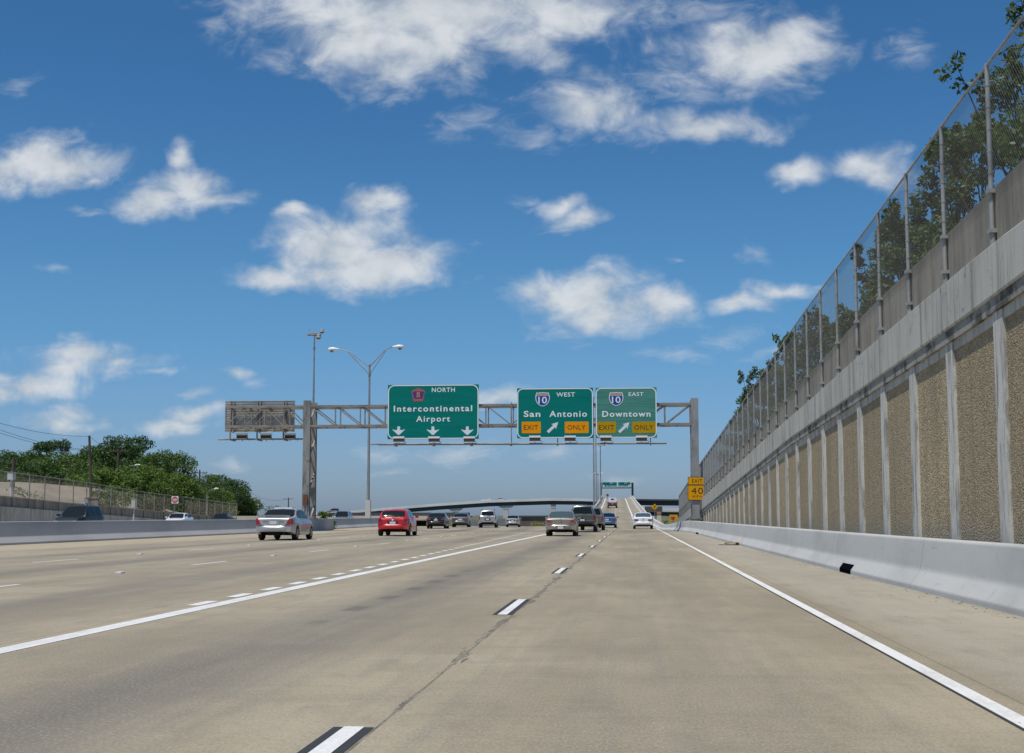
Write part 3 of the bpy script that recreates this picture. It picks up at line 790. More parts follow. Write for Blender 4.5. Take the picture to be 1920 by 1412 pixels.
b = MB(); b.box(p.x - 2.6, p.x + .65, 262.05, 263.5, p.z - .25, p.z + .75); b.build('cap_beam', M_darkwall, pl)
# walls where the through lanes dive under the interchange
b = MB()
A = [(at(868, 981, 205), -6), (at(905, 976, 212), -6), (at(936, 973, 220), -6), (at(972, 970.5, 228), -6)]
rows = [[(p.x, p.y, z), (p.x, p.y, p.z), (p.x, p.y + .5, p.z), (p.x, p.y + .5, z)] for p, z in A]
b.loft(rows, 0, True); tag(b.build('retaining_wall', M_farconc), 'pale curved concrete wall far down the through lanes behind the silver sport utility', 'retaining wall')
aw = thing('abutment', (-12, 232, 0), 'dark earth-brown abutment wall with pale cap between the far sedan and the beige sedan', 'abutment')
b = MB(); l = at(971, 969, 230); r = at(1135, 969, 230)
b.box(l.x, r.x, 230, 231, -7, l.z - .05); b.build('wall_face', M_darkwall, aw)
b = MB(); b.box(l.x - .2, r.x, 229.8, 231.2, l.z - .05, l.z + .2); b.build('wall_cap', M_girder, aw)
dl = thing('overpass', (-50, 420, 0), 'dark low end of the flyover with its abutment and shade at far left, behind the light pole foot', 'bridge')
b = MB(); l = at(596, 960.5, 420); r = at(722, 960.5, 420); b.box(l.x, r.x, 420, 428, -3, l.z - .4); b.build('abutment_shade_block', M_darkwall, dl)  # dark solid for the flyover's abutment and the shade under its low end
b = MB(); b.box(l.x, r.x + 25, 419.5, 428.5, l.z - 1.2, l.z - .1); b.build('deck', M_girder, dl)

# ================================================================== SIGN GANTRY
GY = 104.0
gl = at(569, 751, GY); gr = at(1296.8, 746.5, GY)
ga = thing('sign_gantry', (-10, GY, 0), 'wide steel truss sign gantry spanning the northbound road from the median to the right wall', 'gantry')
zt = at(640, 761.5, GY).z; zb_ = at(640, 798.5, GY).z
CX = [at(575, 800, GY).x, at(1303, 800, GY).x]
DEP = 1.7
for i, cx in enumerate(CX):
    for k in range(2):                                           # H-section legs, front and rear
        y = GY + (0 if k == 0 else DEP + .35)
        b = MB(); zt_ = gl.z if i == 0 else gr.z
        z0 = .0
        b.box(cx - .27, cx + .27, y - .02, y + .015, z0, zt_); b.box(cx - .27, cx + .27, y + .285, y + .32, z0, zt_)
        b.box(cx - .02, cx + .02, y + .015, y + .285, z0, zt_)
        b.build('column', M_galv2 if i == 0 else M_galv, ga)
    b = MB()
    z = .6; s = 1
    while z < zt - .4:
        b.bar((cx + .2, GY + .3 if s > 0 else GY + DEP + .37, z), (cx + .2, GY + DEP + .37 if s > 0 else GY + .3, z + 1.3), .12, .10); z += 1.3; s = -s
    b.build('column_lacing', M_galv2 if i == 0 else M_galv, ga)
    b = MB(); b.box(cx - .45, cx + .45, GY - .25, GY + DEP + .7, .9 if i else .93, 1.0 if i else .99); b.build('base_plate', M_galv2, ga)
b = MB(); b.box(CX[0] - .16, CX[0] + .16, GY - .16, GY - .025, 1.95, 2.75); b.build('junction_box', M_rust, ga)
b = MB(); b.tube([(CX[0] + .1, GY - .06, .95), (CX[0] + .1, GY - .06, 1.97)], .04, 6); b.tube([(CX[0] - .08, GY - .06, .95), (CX[0] - .08, GY - .06, 1.97)], .04, 6); b.build('conduit', M_post, ga)
XLft = at(423, 770, GY).x
def truss(x0, x1, n, flip=1):
    b = MB()
    for y in (GY + .08, GY + DEP + .25):
        for z in (zt, zb_): b.bar((x0, y, z), (x1, y, z), .17, .17)
    b.build('truss_chord', M_truss, ga)
    b = MB(); w_ = (x1 - x0) / n
    for i in range(n + 1):
        x = x0 + w_ * i
        for y in (GY + .08, GY + DEP + .25): b.bar((x, y, zb_), (x, y, zt), .09, .09)
        for z in (zt, zb_): b.bar((x, GY + .08, z), (x, GY + DEP + .25, z), .07, .07)
        if i < n:
            for y in (GY + .08, GY + DEP + .25):
                a, c = ((zt, zb_) if (i < n / 2) == (flip > 0) else (zb_, zt))
                b.bar((x, y, a), (x + w_, y, c), .085, .085)
            for z in (zt, zb_): b.bar((x, GY + .08 if i % 2 else GY + DEP + .25, z), (x + w_, GY + DEP + .25 if i % 2 else GY + .08, z), .05, .05)
    b.build('truss_web', M_truss, ga)
truss(CX[0] + .28, CX[1] - .28, 15)
truss(XLft, CX[0] - .28, 4, -1)
# walkway pipe and hangers under the signs
zw = at(900, 832.5, GY - 1).z
b = MB()
b.tube([(at(695, 832, GY - .9).x, GY - .9, zw + .03), (at(1250, 832, GY - .9).x, GY - .9, zw)], .06, 6)
b.tube([(at(695, 832, GY - .3).x + .6, GY - .3, zw), (at(1250, 832, GY - .3).x, GY - .3, zw)], .05, 6)
b.build('walkway_rail', M_truss, ga)
for px in (742, 813, 884, 958, 1045, 1133, 1220):
    b = MB(); x = at(px, 833, GY - .5).x
    b.bar((x, GY - 1.05, zw - .10), (x, GY + .1, zw - .05), .10, .12); b.bar((x, GY - .02, zw), (x, GY - .02, zb_ + (0 if px != 958 else 1.7)), .07, .07); b.build('walkway_bracket', M_truss, ga)
zl = at(480, 823, GY + 2.5).z; yl = GY + DEP + 1.3
b = MB(); b.tube([(at(409, 823, yl).x, yl, zl), (CX[0] - .2, yl, zl)], .07, 6); b.build('walkway_rail', M_truss, ga)
for px in (437, 487, 536):
    x = at(px, 823, yl).x
    b = MB(); b.bar((x, GY + DEP + .3, zl - .05), (x, yl + .6, zl - .08), .12, .12); b.bar((x, GY + DEP + .5, zl), (x, GY + DEP + .5, at(px, 752, GY + 2.2).z), .10, .10); b.build('walkway_bracket', M_truss, ga)

def rrect(x0, x1, z0, z1, r, n=6):
    pts = []
    for cx, cz, a0 in ((x1 - r, z1 - r, 0), (x0 + r, z1 - r, 90), (x0 + r, z0 + r, 180), (x1 - r, z0 + r, 270)):
        for i in range(n + 1):
            a = R(a0 + 90 * i / n); pts.append((cx + r * math.cos(a), cz + r * math.sin(a)))
    return pts
def sheet(b, pts, y, mi=0):
    return b.add([(x, y, z) for x, z in pts], [tuple(range(len(pts)))], mi)
SY = GY - .28
def px2(x0, x1, y0, y1, Y=None):
    Y = SY if Y is None else Y
    a = at(x0, y1, Y); c = at(x1, y0, Y); return (a.x, c.x, a.z, c.z)
def guide_sign(px, mg, label, bord=.075, rad=.42):
    x0, x1, z0, z1 = px2(*px)
    t = thing('guide_sign', ((x0 + x1) / 2, SY, z0), label, 'road sign')
    b = MB(); b.box(x0, x1, SY, SY + .07, z0, z1); b.build('sign_panel', mg, t)
    o = rrect(x0 + .012, x1 - .012, z0 + .012, z1 - .012, rad); i = rrect(x0 + .012 + bord, x1 - .012 - bord, z0 + .012 + bord, z1 - .012 - bord, rad - bord)
    b = MB(); n = len(o); vs = [(x, SY - .006, z) for x, z in o + i]
    b.add(vs, [(k, (k + 1) % n, (k + 1) % n + n, k + n) for k in range(n)]); b.build('sign_border', M_signwhite, t)
    for f in (.12, .5, .88): x = x0 + (x1 - x0) * f; b = MB(); b.box(x - .05, x + .05, SY + .072, SY + .2, z0 + .05, z1 - .05); b.build('mounting_post', M_truss, t)
    return t
def poly_part(name, pts, m, t, off=.010):
    b = MB(); sheet(b, pts, SY - off); return b.build(name, m, t)
def arrow_pts(p, q, w, hw, hl):
    p = Vector(p); q = Vector(q); d = (q - p).normalized(); n = Vector((-d.y, d.x)); k = q - d * hl
    return [tuple(v) for v in (p + n * w, k - d * 0 + n * w, k - d * hl * .18 + n * hw, q, k - d * hl * .18 - n * hw, k - n * w, p - n * w)]
def down_arrow(t, px, py0, py1):
    x0, x1, z0, z1 = px2(px - 11.8, px + 11.8, py0, py1); cx = (x0 + x1) / 2; w_ = (x1 - x0) / 2; h = z1 - z0
    pts = [(cx - w_ * .22, z1), (cx - w_ * .22, z0 + h * .60), (cx - w_ * .52, z0 + h * .56), (cx - w_, z0 + h * .68), (cx - w_ * .9, z0 + h * .56), (cx - w_ * .15, z0 + h * .04), (cx, z0),
           (cx + w_ * .15, z0 + h * .04), (cx + w_ * .9, z0 + h * .56), (cx + w_, z0 + h * .68), (cx + w_ * .52, z0 + h * .56), (cx + w_ * .22, z0 + h * .60), (cx + w_ * .22, z1)]
    poly_part('arrow', pts, M_arrow, t)
def diag_arrow(t, x0, y0, x1, y1):
    a = at(x0, y0, SY); c = at(x1, y1, SY)
    poly_part('arrow', arrow_pts((a.x, a.z), (c.x, c.z), .105, .26, .42), M_arrow, t)
def interstate(t, box):
    x0, x1, z0, z1 = px2(*box); cx = (x0 + x1) / 2; w_ = (x1 - x0) / 2; h = z1 - z0
    def shape(k):
        half = [(0, 1.0 - .0), (.28, .985), (.62, .96), (.80, 1.0), (.90, .90), (.985, .74), (1.0, .58), (.95, .42), (.80, .25), (.55, .11), (.25, .025), (0, 0)]
        pts = [(u, v) for u, v in half] + [(-u, v) for u, v in half[-2:0:-1]]
        return [(cx + u * w_ * k, z0 + h / 2 + (v - .5) * h * k) for u, v in pts]
    s = poly_part('route_shield', shape(1.0), M_signwhite, t, .010)
    b = MB(); sheet(b, shape(.90), SY - .014); b.build('shield_field', M_blue, s)
    top = [(x, z) for x, z in shape(.90) if z > z0 + h * .72]
    zc = z0 + h * .76
    xs = w_ * .90 * .955
    top = sorted([p for p in shape(.90) if p[1] >= zc], key=lambda p: p[0])
    b = MB(); sheet(b, [(cx - xs, zc)] + top + [(cx + xs, zc)], SY - .018); b.build('shield_band', M_red, s)
    b = MB(); b.add([(cx - xs, SY - .020, zc - .025), (cx + xs, SY - .020, zc - .025), (cx + xs, SY - .020, zc), (cx - xs, SY - .020, zc)], [(0, 1, 2, 3)]); b.build('shield_rule', M_signwhite, s)
    lettering('INTERSTATE', (cx - w_ * .68, cx + w_ * .68, z0 + h * .80, z0 + h * .90), SY, M_signwhite, s, 1.05, .01, 'shield_name', .024)
    lettering('10', (cx - w_ * .60, cx + w_ * .62, z0 + h * .20, z0 + h * .68), SY, M_signwhite, s, 1.0, .012, 'route_number', .024)
def plaque(t, box, tbox, word, m):
    x0, x1, z0, z1 = px2(*box); s = poly_part('plaque', rrect(x0, x1, z0, z1, .07, 3), m, t, .010)
    lettering(word, px2(*tbox), SY, M_brownink, s, 1.08, .004, 'lettering', .016)
s1 = guide_sign((726.5, 897.6, 720.6, 823.6), M_green, 'largest green guide sign, NORTH Intercontinental Airport with three down arrows', rad=.5)
L = lambda t, w, box, **k: lettering(w, px2(*box), SY, M_signwhite, t, **k)
L(s1, 'NORTH', (809.6, 853, 726.6, 735.4)); L(s1, 'Intercontinental', (738.3, 885.4, 759.8, 772.2), spacing=1.25, bold=.022); L(s1, 'Airport', (780.2, 843.8, 779.7, 794.2), spacing=1.22, bold=.018)
for px in (747.5, 811.7, 876.3): down_arrow(s1, px, 799.6, 815.8)
x0, x1, z0, z1 = px2(771.5, 797, 727, 753); cx = (x0 + x1) / 2; w_ = (x1 - x0) / 2; h = z1 - z0
pent = lambda k: [(cx + u * w_ * k, z0 + h / 2 + (v - .5) * h * k) for u, v in ((0, 1), (.97, .78), (1, .70), (.74, .06), (.66, 0), (-.66, 0), (-.74, .06), (-1, .70), (-.97, .78))]
s = poly_part('toll_shield', pent(1), M_maroon, s1)
b = MB(); sheet(b, [(cx + u * w_, z0 + h * v) for u, v in ((-.86, .70), (-.6, .205), (.6, .205), (.86, .70), (0, .74))], SY - .014); b.build('shield_field', M_purple, s)
b = MB(); sheet(b, [(cx + u * w_, z0 + h * v) for u, v in ((-.36, .32), (.36, .32), (.18, .40), (.22, .62), (.12, .69), (-.12, .69), (-.22, .62), (-.18, .40))], SY - .018); b.build('shield_emblem', M_gold, s)
b = MB(); sheet(b, [(cx + u * w_, z0 + h * v) for u, v in ((-.06, .36), (.06, .36), (.06, .62), (-.06, .62))], SY - .022); b.build('emblem_detail', M_purple, s)
lettering('SAM HOUSTON', (cx - w_ * .72, cx + w_ * .72, z0 + h * .755, z0 + h * .86), SY, M_gold, s, 1, .005, 'shield_name', .018)
lettering('TOLLWAY', (cx - w_ * .56, cx + w_ * .56, z0 + h * .06, z0 + h * .165), SY, M_gold, s, 1, .005, 'shield_name', .018)
s2 = guide_sign((969.6, 1112, 727, 822), M_green, 'green guide sign WEST San Antonio with orange EXIT ONLY plaques, second from the right')
interstate(s2, (1004, 1030.7, 735.4, 762)); L(s2, 'WEST', (1043.2, 1078, 735.6, 744)); L(s2, 'San', (982, 1013.3, 770.4, 782), spacing=1.15, bold=.022); L(s2, 'Antonio', (1030.2, 1100.6, 770, 782), spacing=1.2, bold=.018)
plaque(s2, (978.2, 1014, 790.6, 812.6), (982, 1009, 797, 806), 'EXIT', M_orange); plaque(s2, (1059, 1103.8, 790.4, 812.4), (1064, 1097.8, 796.8, 805.8), 'ONLY', M_orange)
diag_arrow(s2, 1027, 810.5, 1046.8, 791.5)
s3 = guide_sign((1117.2, 1231, 726.2, 821.5), M_green2, 'faded grey-green guide sign EAST Downtown with mustard plaques, rightmost on the gantry')
interstate(s3, (1142, 1168.7, 735.2, 761)); L(s3, 'EAST', (1178.7, 1206.6, 735.4, 742.8)); L(s3, 'Downtown', (1129.2, 1219.6, 770.2, 782), spacing=1.2, bold=.022)
plaque(s3, (1119.5, 1155, 790.4, 812.2), (1122.8, 1151.5, 797, 806.2), 'EXIT', M_mustard); plaque(s3, (1185.6, 1229.2, 790.4, 812), (1189.2, 1224.8, 796.8, 806), 'ONLY', M_mustard)
diag_arrow(s3, 1160.8, 810.5, 1180.4, 791.5)
# back of the sign over the oncoming side
x0, x1, z0, z1 = px2(421.5, 553, 751.5, 810, GY + DEP + .6)
t = thing('guide_sign', ((x0 + x1) / 2, GY + DEP + .6, z0), 'ribbed grey back of a guide sign facing the oncoming traffic, left end of the gantry', 'road sign')
b = MB(); yb = GY + DEP + .6; b.box(x0, x1, yb, yb + .04, z0, z1)
n = 13
for k in range(n + 1):
    z = z0 + (z1 - z0) * k / n; b.box(x0, x1, yb - .06, yb - .001, z - .02, z + .02)
    if k < n: b.box(x0, x1, yb - .03, yb - .002, z + .06, z + .085)
b.build('sign_panel', mat('aluminium_back', rough=.55, metal=.25, fn=grimy((.62, .61, .57), (.45, .44, .41), (.3, 1, 2), 2.0, .4, .7, .1)), t)
for f in (.13, .51, .88): x = x0 + (x1 - x0) * f; b = MB(); b.box(x - .06, x + .06, yb - .19, yb - .101, z0 - .1, z1 + .0); b.build('mounting_post', M_truss, t)
# sign luminaires
def luminaire(cx, cy, zc, label, flip=1):
    t = thing('sign_luminaire', (cx, cy, zc), label, 'floodlight', 'floodlights under the gantry signs')
    w_ = .40
    b = MB(); b.box(cx - w_, cx + w_, cy - .18, cy + .18, zc - .10, zc + .16); b.build('housing', mat('lamp_bronze', (.055, .045, .035), .5), t)
    b = MB(); b.box(cx - w_ - .03, cx + w_ + .03, cy - .2, cy + .2, zc + .162, zc + .31); b.box(cx - w_ - .02, cx + w_ + .02, cy - .2, cy + .2, zc - .14, zc - .102); b.build('lens_rim', M_lampwhite, t)
    b = MB(); b.tube([(cx + w_ * .9, cy, zc - .05), (cx + w_ + .12, cy, zc - .1), (cx + w_ + .2, cy, zc - .3)], .018, 5); b.tube([(cx, cy, zc - .14), (cx, cy + .1, zw if flip > 0 else zc - .3)], .03, 5); b.build('bracket', M_truss, t)
for px, what in ((748, 'below the left down arrow of the airport sign'), (814, 'below the middle down arrow of the airport sign'), (880, 'below the right down arrow of the airport sign'),
                 (1003, 'below the EXIT plaque of the San Antonio sign'), (1069, 'below the ONLY plaque of the San Antonio sign'), (1136, 'below the EXIT plaque of the Downtown sign'), (1203, 'below the ONLY plaque of the Downtown sign')):
    p = at(px, 826.3 if px < 950 else 824.8, GY - .9); luminaire(p.x, GY - .9, p.z, 'small bronze floodlight ' + what)
for px, what in ((454, 'leftmost'), (499, 'middle'), (544, 'right')):
    p = at(px, 820, yl); luminaire(p.x, yl, p.z, 'small floodlight with white rim, ' + what + ' one under the ribbed sign back', -1)
# exit speed sign on the right column
sy = GY - .12
t = thing('exit_speed_sign', (CX[1], sy, 1.2), 'amber EXIT 40 MPH advisory sign mounted low on the right gantry column', 'road sign')
for (bx, words) in (((1289.8, 1324.2, 894.3, 909.2), (('EXIT', (1297.6, 1316.4, 898.6, 905)),)), ((1289.8, 1324.8, 909.5, 938), (('40', (1296.2, 1318.3, 914.4, 926)), ('MPH', (1298.5, 1316.5, 928.6, 933.4))))):
    x0, x1, z0, z1 = px2(*bx, sy)
    b = MB(); b.box(x0, x1, sy, sy + .03, z0, z1); pn = b.build('sign_panel', M_ink, t)
    SYo = SY; 
    b = MB(); sheet(b, rrect(x0 + .035, x1 - .035, z0 + .035, z1 - .035, .06, 3), sy - .005); b.build('sign_face', M_amber, pn)
    for wd, wb in words: lettering(wd, px2(*wb, sy), sy, M_ink, pn, 1.15 if wd != 'MPH' else 1.5, .0)

# ================================================================== FAR GANTRY ON THE RAMP
FY = 430.0
fg = thing('sign_gantry', (-5, FY, rz(FY)), 'small distant sign gantry across the top of the ramp', 'gantry')
for px, y0, y1 in ((1126.5, 905, 943), (1185.8, 905, 937)):
    a = at(px, y0, FY); c = at(px, y1, FY); b = MB(); b.box(a.x - .32, a.x + .32, FY, FY + .5, c.z - 2.2, a.z); b.build('column', M_dark if px > 1150 else M_girder, fg)
a = at(1126, 909, FY); c = at(1186, 909, FY)
b = MB(); b.bar((a.x, FY + .3, a.z + .4), (c.x, FY + .3, a.z + .4), .2, .2); b.bar((a.x, FY + .3, a.z - .9), (c.x, FY + .3, a.z - .9), .2, .2); b.bar((at(1128, 916, FY).x, FY - .8, at(1128, 916, FY).z), (at(1183, 916, FY).x, FY - .8, at(1128, 916, FY).z), .12, .12); b.build('truss', M_girder, fg)
SY = FY - .3
for bx, lab, wds, ar in (((1128.4, 1157.2, 903.6, 914.2), 'left small green sign over the ramp crest, white line of lettering and left arrow', (('WEST', (1143, 1149.5, 905, 906.8)), ('San Antonio', (1136, 1155.5, 910, 912.6))), ((1133.5, 912.8), (1130.2, 909.3))),
                     ((1158.6, 1182.6, 903.4, 913.6), 'right small green sign over the ramp crest, white lettering and right arrow', (('EAST', (1171, 1176.5, 904.8, 906.5)), ('Downtown', (1161, 1175.5, 910, 912.4))), ((1177.5, 912.8), (1180.8, 909.0)))):
    x0, x1, z0, z1 = px2(*bx); t = thing('guide_sign', ((x0 + x1) / 2, SY, z0), lab, 'road sign')
    b = MB(); b.box(x0, x1, SY, SY + .1, z0, z1); b.build('sign_panel', M_green, t)
    o = rrect(x0, x1, z0, z1, .3); i = rrect(x0 + .1, x1 - .1, z0 + .1, z1 - .1, .25); n = len(o)
    b = MB(); b.add([(x, SY - .02, z) for x, z in o + i], [(k, (k + 1) % n, (k + 1) % n + n, k + n) for k in range(n)]); b.build('sign_border', M_signwhite, t)
    for wd, wb in wds: lettering(wd, px2(*wb), SY, M_signwhite, t, 1.1, .02, 'lettering', .04)
    a = at(*ar[0], SY); c = at(*ar[1], SY); poly_part('arrow', arrow_pts((a.x, a.z), (c.x, c.z), .13, .36, .45), M_signwhite, t, .04)
    sp = MB(); sh_ = px2(*((bx[0] + bx[1]) / 2 - 4, (bx[0] + bx[1]) / 2 - 1, bx[2] + 1.2, bx[2] + 4)); sheet(sp, rrect(*sh_, .12, 3), SY - .03); sp.build('route_shield', M_blue, t)

# ================================================================== POLES AND SMALL SIGNS
def mast_pole(px, ybase, ytop, Y, r0, r1, zb=None):
    a = at(px[0], ytop, Y); c = at(px[1], ybase, Y)
    return a, c
# double-arm lighting column on the median
Y = 131.0
tp = at(686, 690, Y); bs = at(690, 972, Y)
t = thing('street_lamp', (bs.x, Y, .9), 'tall double-arm street lamp with two white heads standing on the median barrier', 'street lamp')
b = MB(); b.tube([(bs.x, Y, .9), (bs.x, Y, 5), (bs.x, Y, tp.z + .3)], [.16, .14, .085], 8); b.tube([(bs.x, Y, tp.z + .25), (bs.x, Y, tp.z + .5)], [.12, .05], 8); b.tube([(bs.x, Y, tp.z - .75), (bs.x, Y, tp.z - .6)], .14, 8); b.build('pole', M_galv, t, smooth=50)
b = MB(); b.box(bs.x - .24, bs.x + .24, Y - .24, Y + .24, .93, at(690, 940, Y).z); b.box(bs.x - .22, bs.x + .22, Y - .22, Y + .22, at(690, 940, Y).z, at(690, 938, Y).z); b.build('pedestal', M_farconc, t)
for sgn, hx, hy in ((-1, 634, 655), (1, 738, 650.5)):
    e = at(hx, hy, Y); m1 = at(686 + sgn * 30, 672, Y)
    b = MB()
    k1 = Vector((bs.x + (e.x - bs.x) * .62, Y, tp.z + .1 + (e.z - tp.z) * .78))
    b.tube([(bs.x, Y, tp.z + .1), k1, (k1.x + (e.x - k1.x) * .4, Y, e.z - .16), (k1.x + (e.x - k1.x) * .75, Y, e.z - .02), (e.x, Y, e.z)], .045, 6)
    b.tube([(bs.x, Y, tp.z - .65), (k1.x + (e.x - k1.x) * .12, Y, k1.z - .05)], .04, 6)
    b.build('arm', M_galv, t, smooth=60)
    b = MB(); hx1 = e.x + sgn * .98
    b.tube([(e.x - sgn * .1, Y, e.z), (e.x + sgn * .15, Y, e.z + .02), (e.x + sgn * .5, Y, e.z + .03), (hx1 - sgn * .1, Y, e.z + .01), (hx1, Y, e.z)], [.06, .12, .19, .17, .05], 10)
    h = b.build('lamp_head', M_lampwhite, t, smooth=60)
    b = MB(); b.tube([(e.x + sgn * .62, Y, e.z - .12), (e.x + sgn * .62, Y, e.z - .28)], [.2, .12], 10); b.build('lamp_lens', M_lampglass, h)
# high mast with camera and ring
Y = 215.0
tp = at(589.5, 626, Y)
t = thing('high_mast', (tp.x, Y, -.3), 'thin high mast with a lamp ring at its top rising behind the left gantry column', 'high mast light')
b = MB(); b.tube([(tp.x, Y, -.3), (tp.x, Y, tp.z)], [.26, .11], 8); b.tube([(tp.x, Y, at(589, 651, Y).z), (tp.x, Y, at(589, 654, Y).z)], .2, 8); b.build('mast', M_galv, t)
b = MB(); b.tube([(tp.x - 1.1, Y, tp.z - .12), (tp.x + 1.0, Y, tp.z - .16)], .17, 8); b.tube([(tp.x - 1.1, Y, tp.z + .06), (tp.x + .2, Y, tp.z + .16), (tp.x + 1.1, Y, tp.z - .2)], .09, 6)
b.tube([(tp.x - .15, Y, tp.z), (tp.x - .15, Y, tp.z + .5)], .03, 5); b.tube([(tp.x - .85, Y, tp.z), (tp.x - .85, Y, tp.z + .8)], .02, 5); b.build('lamp_ring', M_galv2, t)
for dx_, dz_, r in ((.68, -.55, .46), (1.22, .36, .42)):
    b = MB(); b.tube([(tp.x + dx_, Y, tp.z + dz_ - r * .7), (tp.x + dx_, Y, tp.z + dz_ - r * .2), (tp.x + dx_, Y, tp.z + dz_ + r * .8)], [r * .5, r, r * .45], 8); b.build('floodlight_head', M_galv2, t, smooth=50)
    b = MB(); b.tube([(tp.x + dx_, Y, tp.z + dz_ + r * .81), (tp.x + dx_, Y, tp.z + dz_ + r)], r * .5, 8); b.build('floodlight_cap', M_lampwhite, t)
# poles near the ramp
def lamp_pole(px, yt, yb, Y, label, heads=2, r=.14, arm=1.3):
    a = at(px, yt, Y); zbase = rz(Y) - .3 if Y < 430 else 2
    t = thing('street_lamp', (a.x, Y, zbase), label, 'street lamp')
    b = MB(); b.tube([(a.x, Y, zbase), (a.x, Y, a.z)], [r * 1.25, r * .7], 8); b.build('pole', M_galv, t, smooth=60)
    for s in ((-1, 1) if heads > 1 else (1,)):
        b = MB(); b.tube([(a.x, Y, a.z - .5), (a.x + s * arm * .6, Y, a.z - .1), (a.x + s * arm, Y, a.z)], .05, 6); b.build('arm', M_galv, t)
        b = MB(); b.tube([(a.x + s * arm, Y, a.z), (a.x + s * (arm + .4), Y, a.z + .03), (a.x + s * (arm + .9), Y, a.z)], [.08, .2, .08], 8); b.build('lamp_head', M_lampwhite, t, smooth=60)
lamp_pole(1112.5, 744, 950, 236, 'tall grey lamp pole passing behind the gap between the green signs, leftmost beside the ramp', 2, .12, .5)
lamp_pole(1116.8, 760, 950, 262, 'tall grey lamp pole just right of the leftmost pole beside the ramp', 1, .10, .4)
lamp_pole(1125.6, 834.5, 945, 300, 'tall lamp pole with double head just under the gantry walkway', 2, .13, .6)
lamp_pole(1121, 888, 945, 330, 'shortest double-headed lamp beside the ramp, left of the small green signs', 2, .12, .35)
# diamond warning sign
Y = 196.0
a = at(1227.5, 950.5, Y)
t = thing('warning_sign', (a.x, Y, -2), 'amber diamond warning sign on a post right of the ramp barrier', 'road sign')
b = MB(); b.tube([(a.x + .02, Y + .06, -2), (a.x + .02, Y + .06, a.z + .3)], .045, 6); b.build('post', M_galv, t)
h = .46; b = MB(); b.poly_y([(a.x - h, a.z), (a.x, a.z - h), (a.x + h, a.z), (a.x, a.z + h)], Y - .02, Y); b.build('sign_face', M_amber, t)
b = MB(); b.poly_y([(a.x - .04, a.z - .2), (a.x + .04, a.z - .2), (a.x + .04, a.z + .05), (a.x + .13, a.z + .05), (a.x, a.z + .22), (a.x - .13, a.z + .05), (a.x - .04, a.z + .05)], Y - .03, Y - .021); b.build('symbol', M_ink, t)
# yellow board beyond
Y = 240.0
x0, x1, z0, z1 = px2(1255.5, 1270.5, 965, 977.5, Y)
t = thing('advertising_board', ((x0 + x1) / 2, Y, -4), 'yellow board with a red emblem low between the wall end and the bridge column', 'sign board')
b = MB(); b.box(x0, x1, Y, Y + .15, z0, z1); b.build('board_face', mat('board_yellow', (.68, .38, .012), .5), t)
cx = (x0 + x1) / 2 - .12; cz = z0 + (z1 - z0) * .45; b = MB(); b.poly_y([(cx - .33, cz + .28), (cx - .33, cz - .02), (cx, cz - .36), (cx + .33, cz - .02), (cx + .33, cz + .28)], Y - .03, Y - .001); b.build('emblem', M_signred, t)
b = MB(); b.box((x0 + x1) / 2 - .08, (x0 + x1) / 2 + .08, Y + .03, Y + .12, -4, z0); b.build('post', M_galv, t)
# ramp-crest warning panels
Y = 405.0
a = at(1139, 928.5, Y)
t = thing('warning_sign', (a.x, Y, rz(Y)), 'small red sign above a yellow panel at the left of the ramp crest', 'road sign')
b = MB(); b.tube([(a.x, Y, rz(Y)), (a.x, Y, a.z + .3)], .06, 6); b.build('post', M_galv2, t)
b = MB(); rr = .42; b.poly_y([(a.x + rr * math.cos(R(22.5 + 45 * k)), a.z + rr * math.sin(R(22.5 + 45 * k))) for k in range(8)], Y - .1, Y - .07); b.build('sign_face', mat('sign_faded_red', (.20, .06, .06), .6), t)
x0, x1, z0, z1 = px2(1136, 1143.5, 933.8, 937.8, Y - .1); b = MB(); b.box(x0, x1, Y - .1, Y - .07, z0, z1); b.build('lower_panel', mat('sign_ochre', (.36, .27, .06), .6), t)
# wrong-way sign on the left
Y = 144.0
x0, x1, z0, z1 = px2(321.5, 334.5, 930.5, 944, Y); cx = (x0 + x1) / 2; cz = (z0 + z1) / 2
t = thing('do_not_enter_sign', (cx, Y, 0), 'white square sign with a red disc, DO NOT ENTER, in front of the left fence', 'road sign')
b = MB(); b.tube([(cx, Y + .05, -.1), (cx, Y + .05, z0 + .2)], .04, 6); b.build('post', M_galv, t)
b = MB(); b.box(x0, x1, Y, Y + .02, z0, z1); pn = b.build('sign_panel', M_signwhite, t)
rr = (x1 - x0) * .46; b = MB(); sheet(b, [(cx + rr * math.cos(R(15 * k)), cz + rr * math.sin(R(15 * k))) for k in range(24)], Y - .006); b.build('red_disc', M_signred, pn)
b = MB(); sheet(b, [(cx - rr * .72, cz - rr * .13), (cx + rr * .72, cz - rr * .13), (cx + rr * .72, cz + rr * .13), (cx - rr * .72, cz + rr * .13)], Y - .012); b.build('white_bar', M_signwhite, pn)
lettering('DO NOT', (cx - rr * .55, cx + rr * .55, cz + rr * .3, cz + rr * .55), Y, M_signwhite, pn); lettering('ENTER', (cx - rr * .5, cx + rr * .5, cz - rr * .55, cz - rr * .3), Y, M_signwhite, pn)
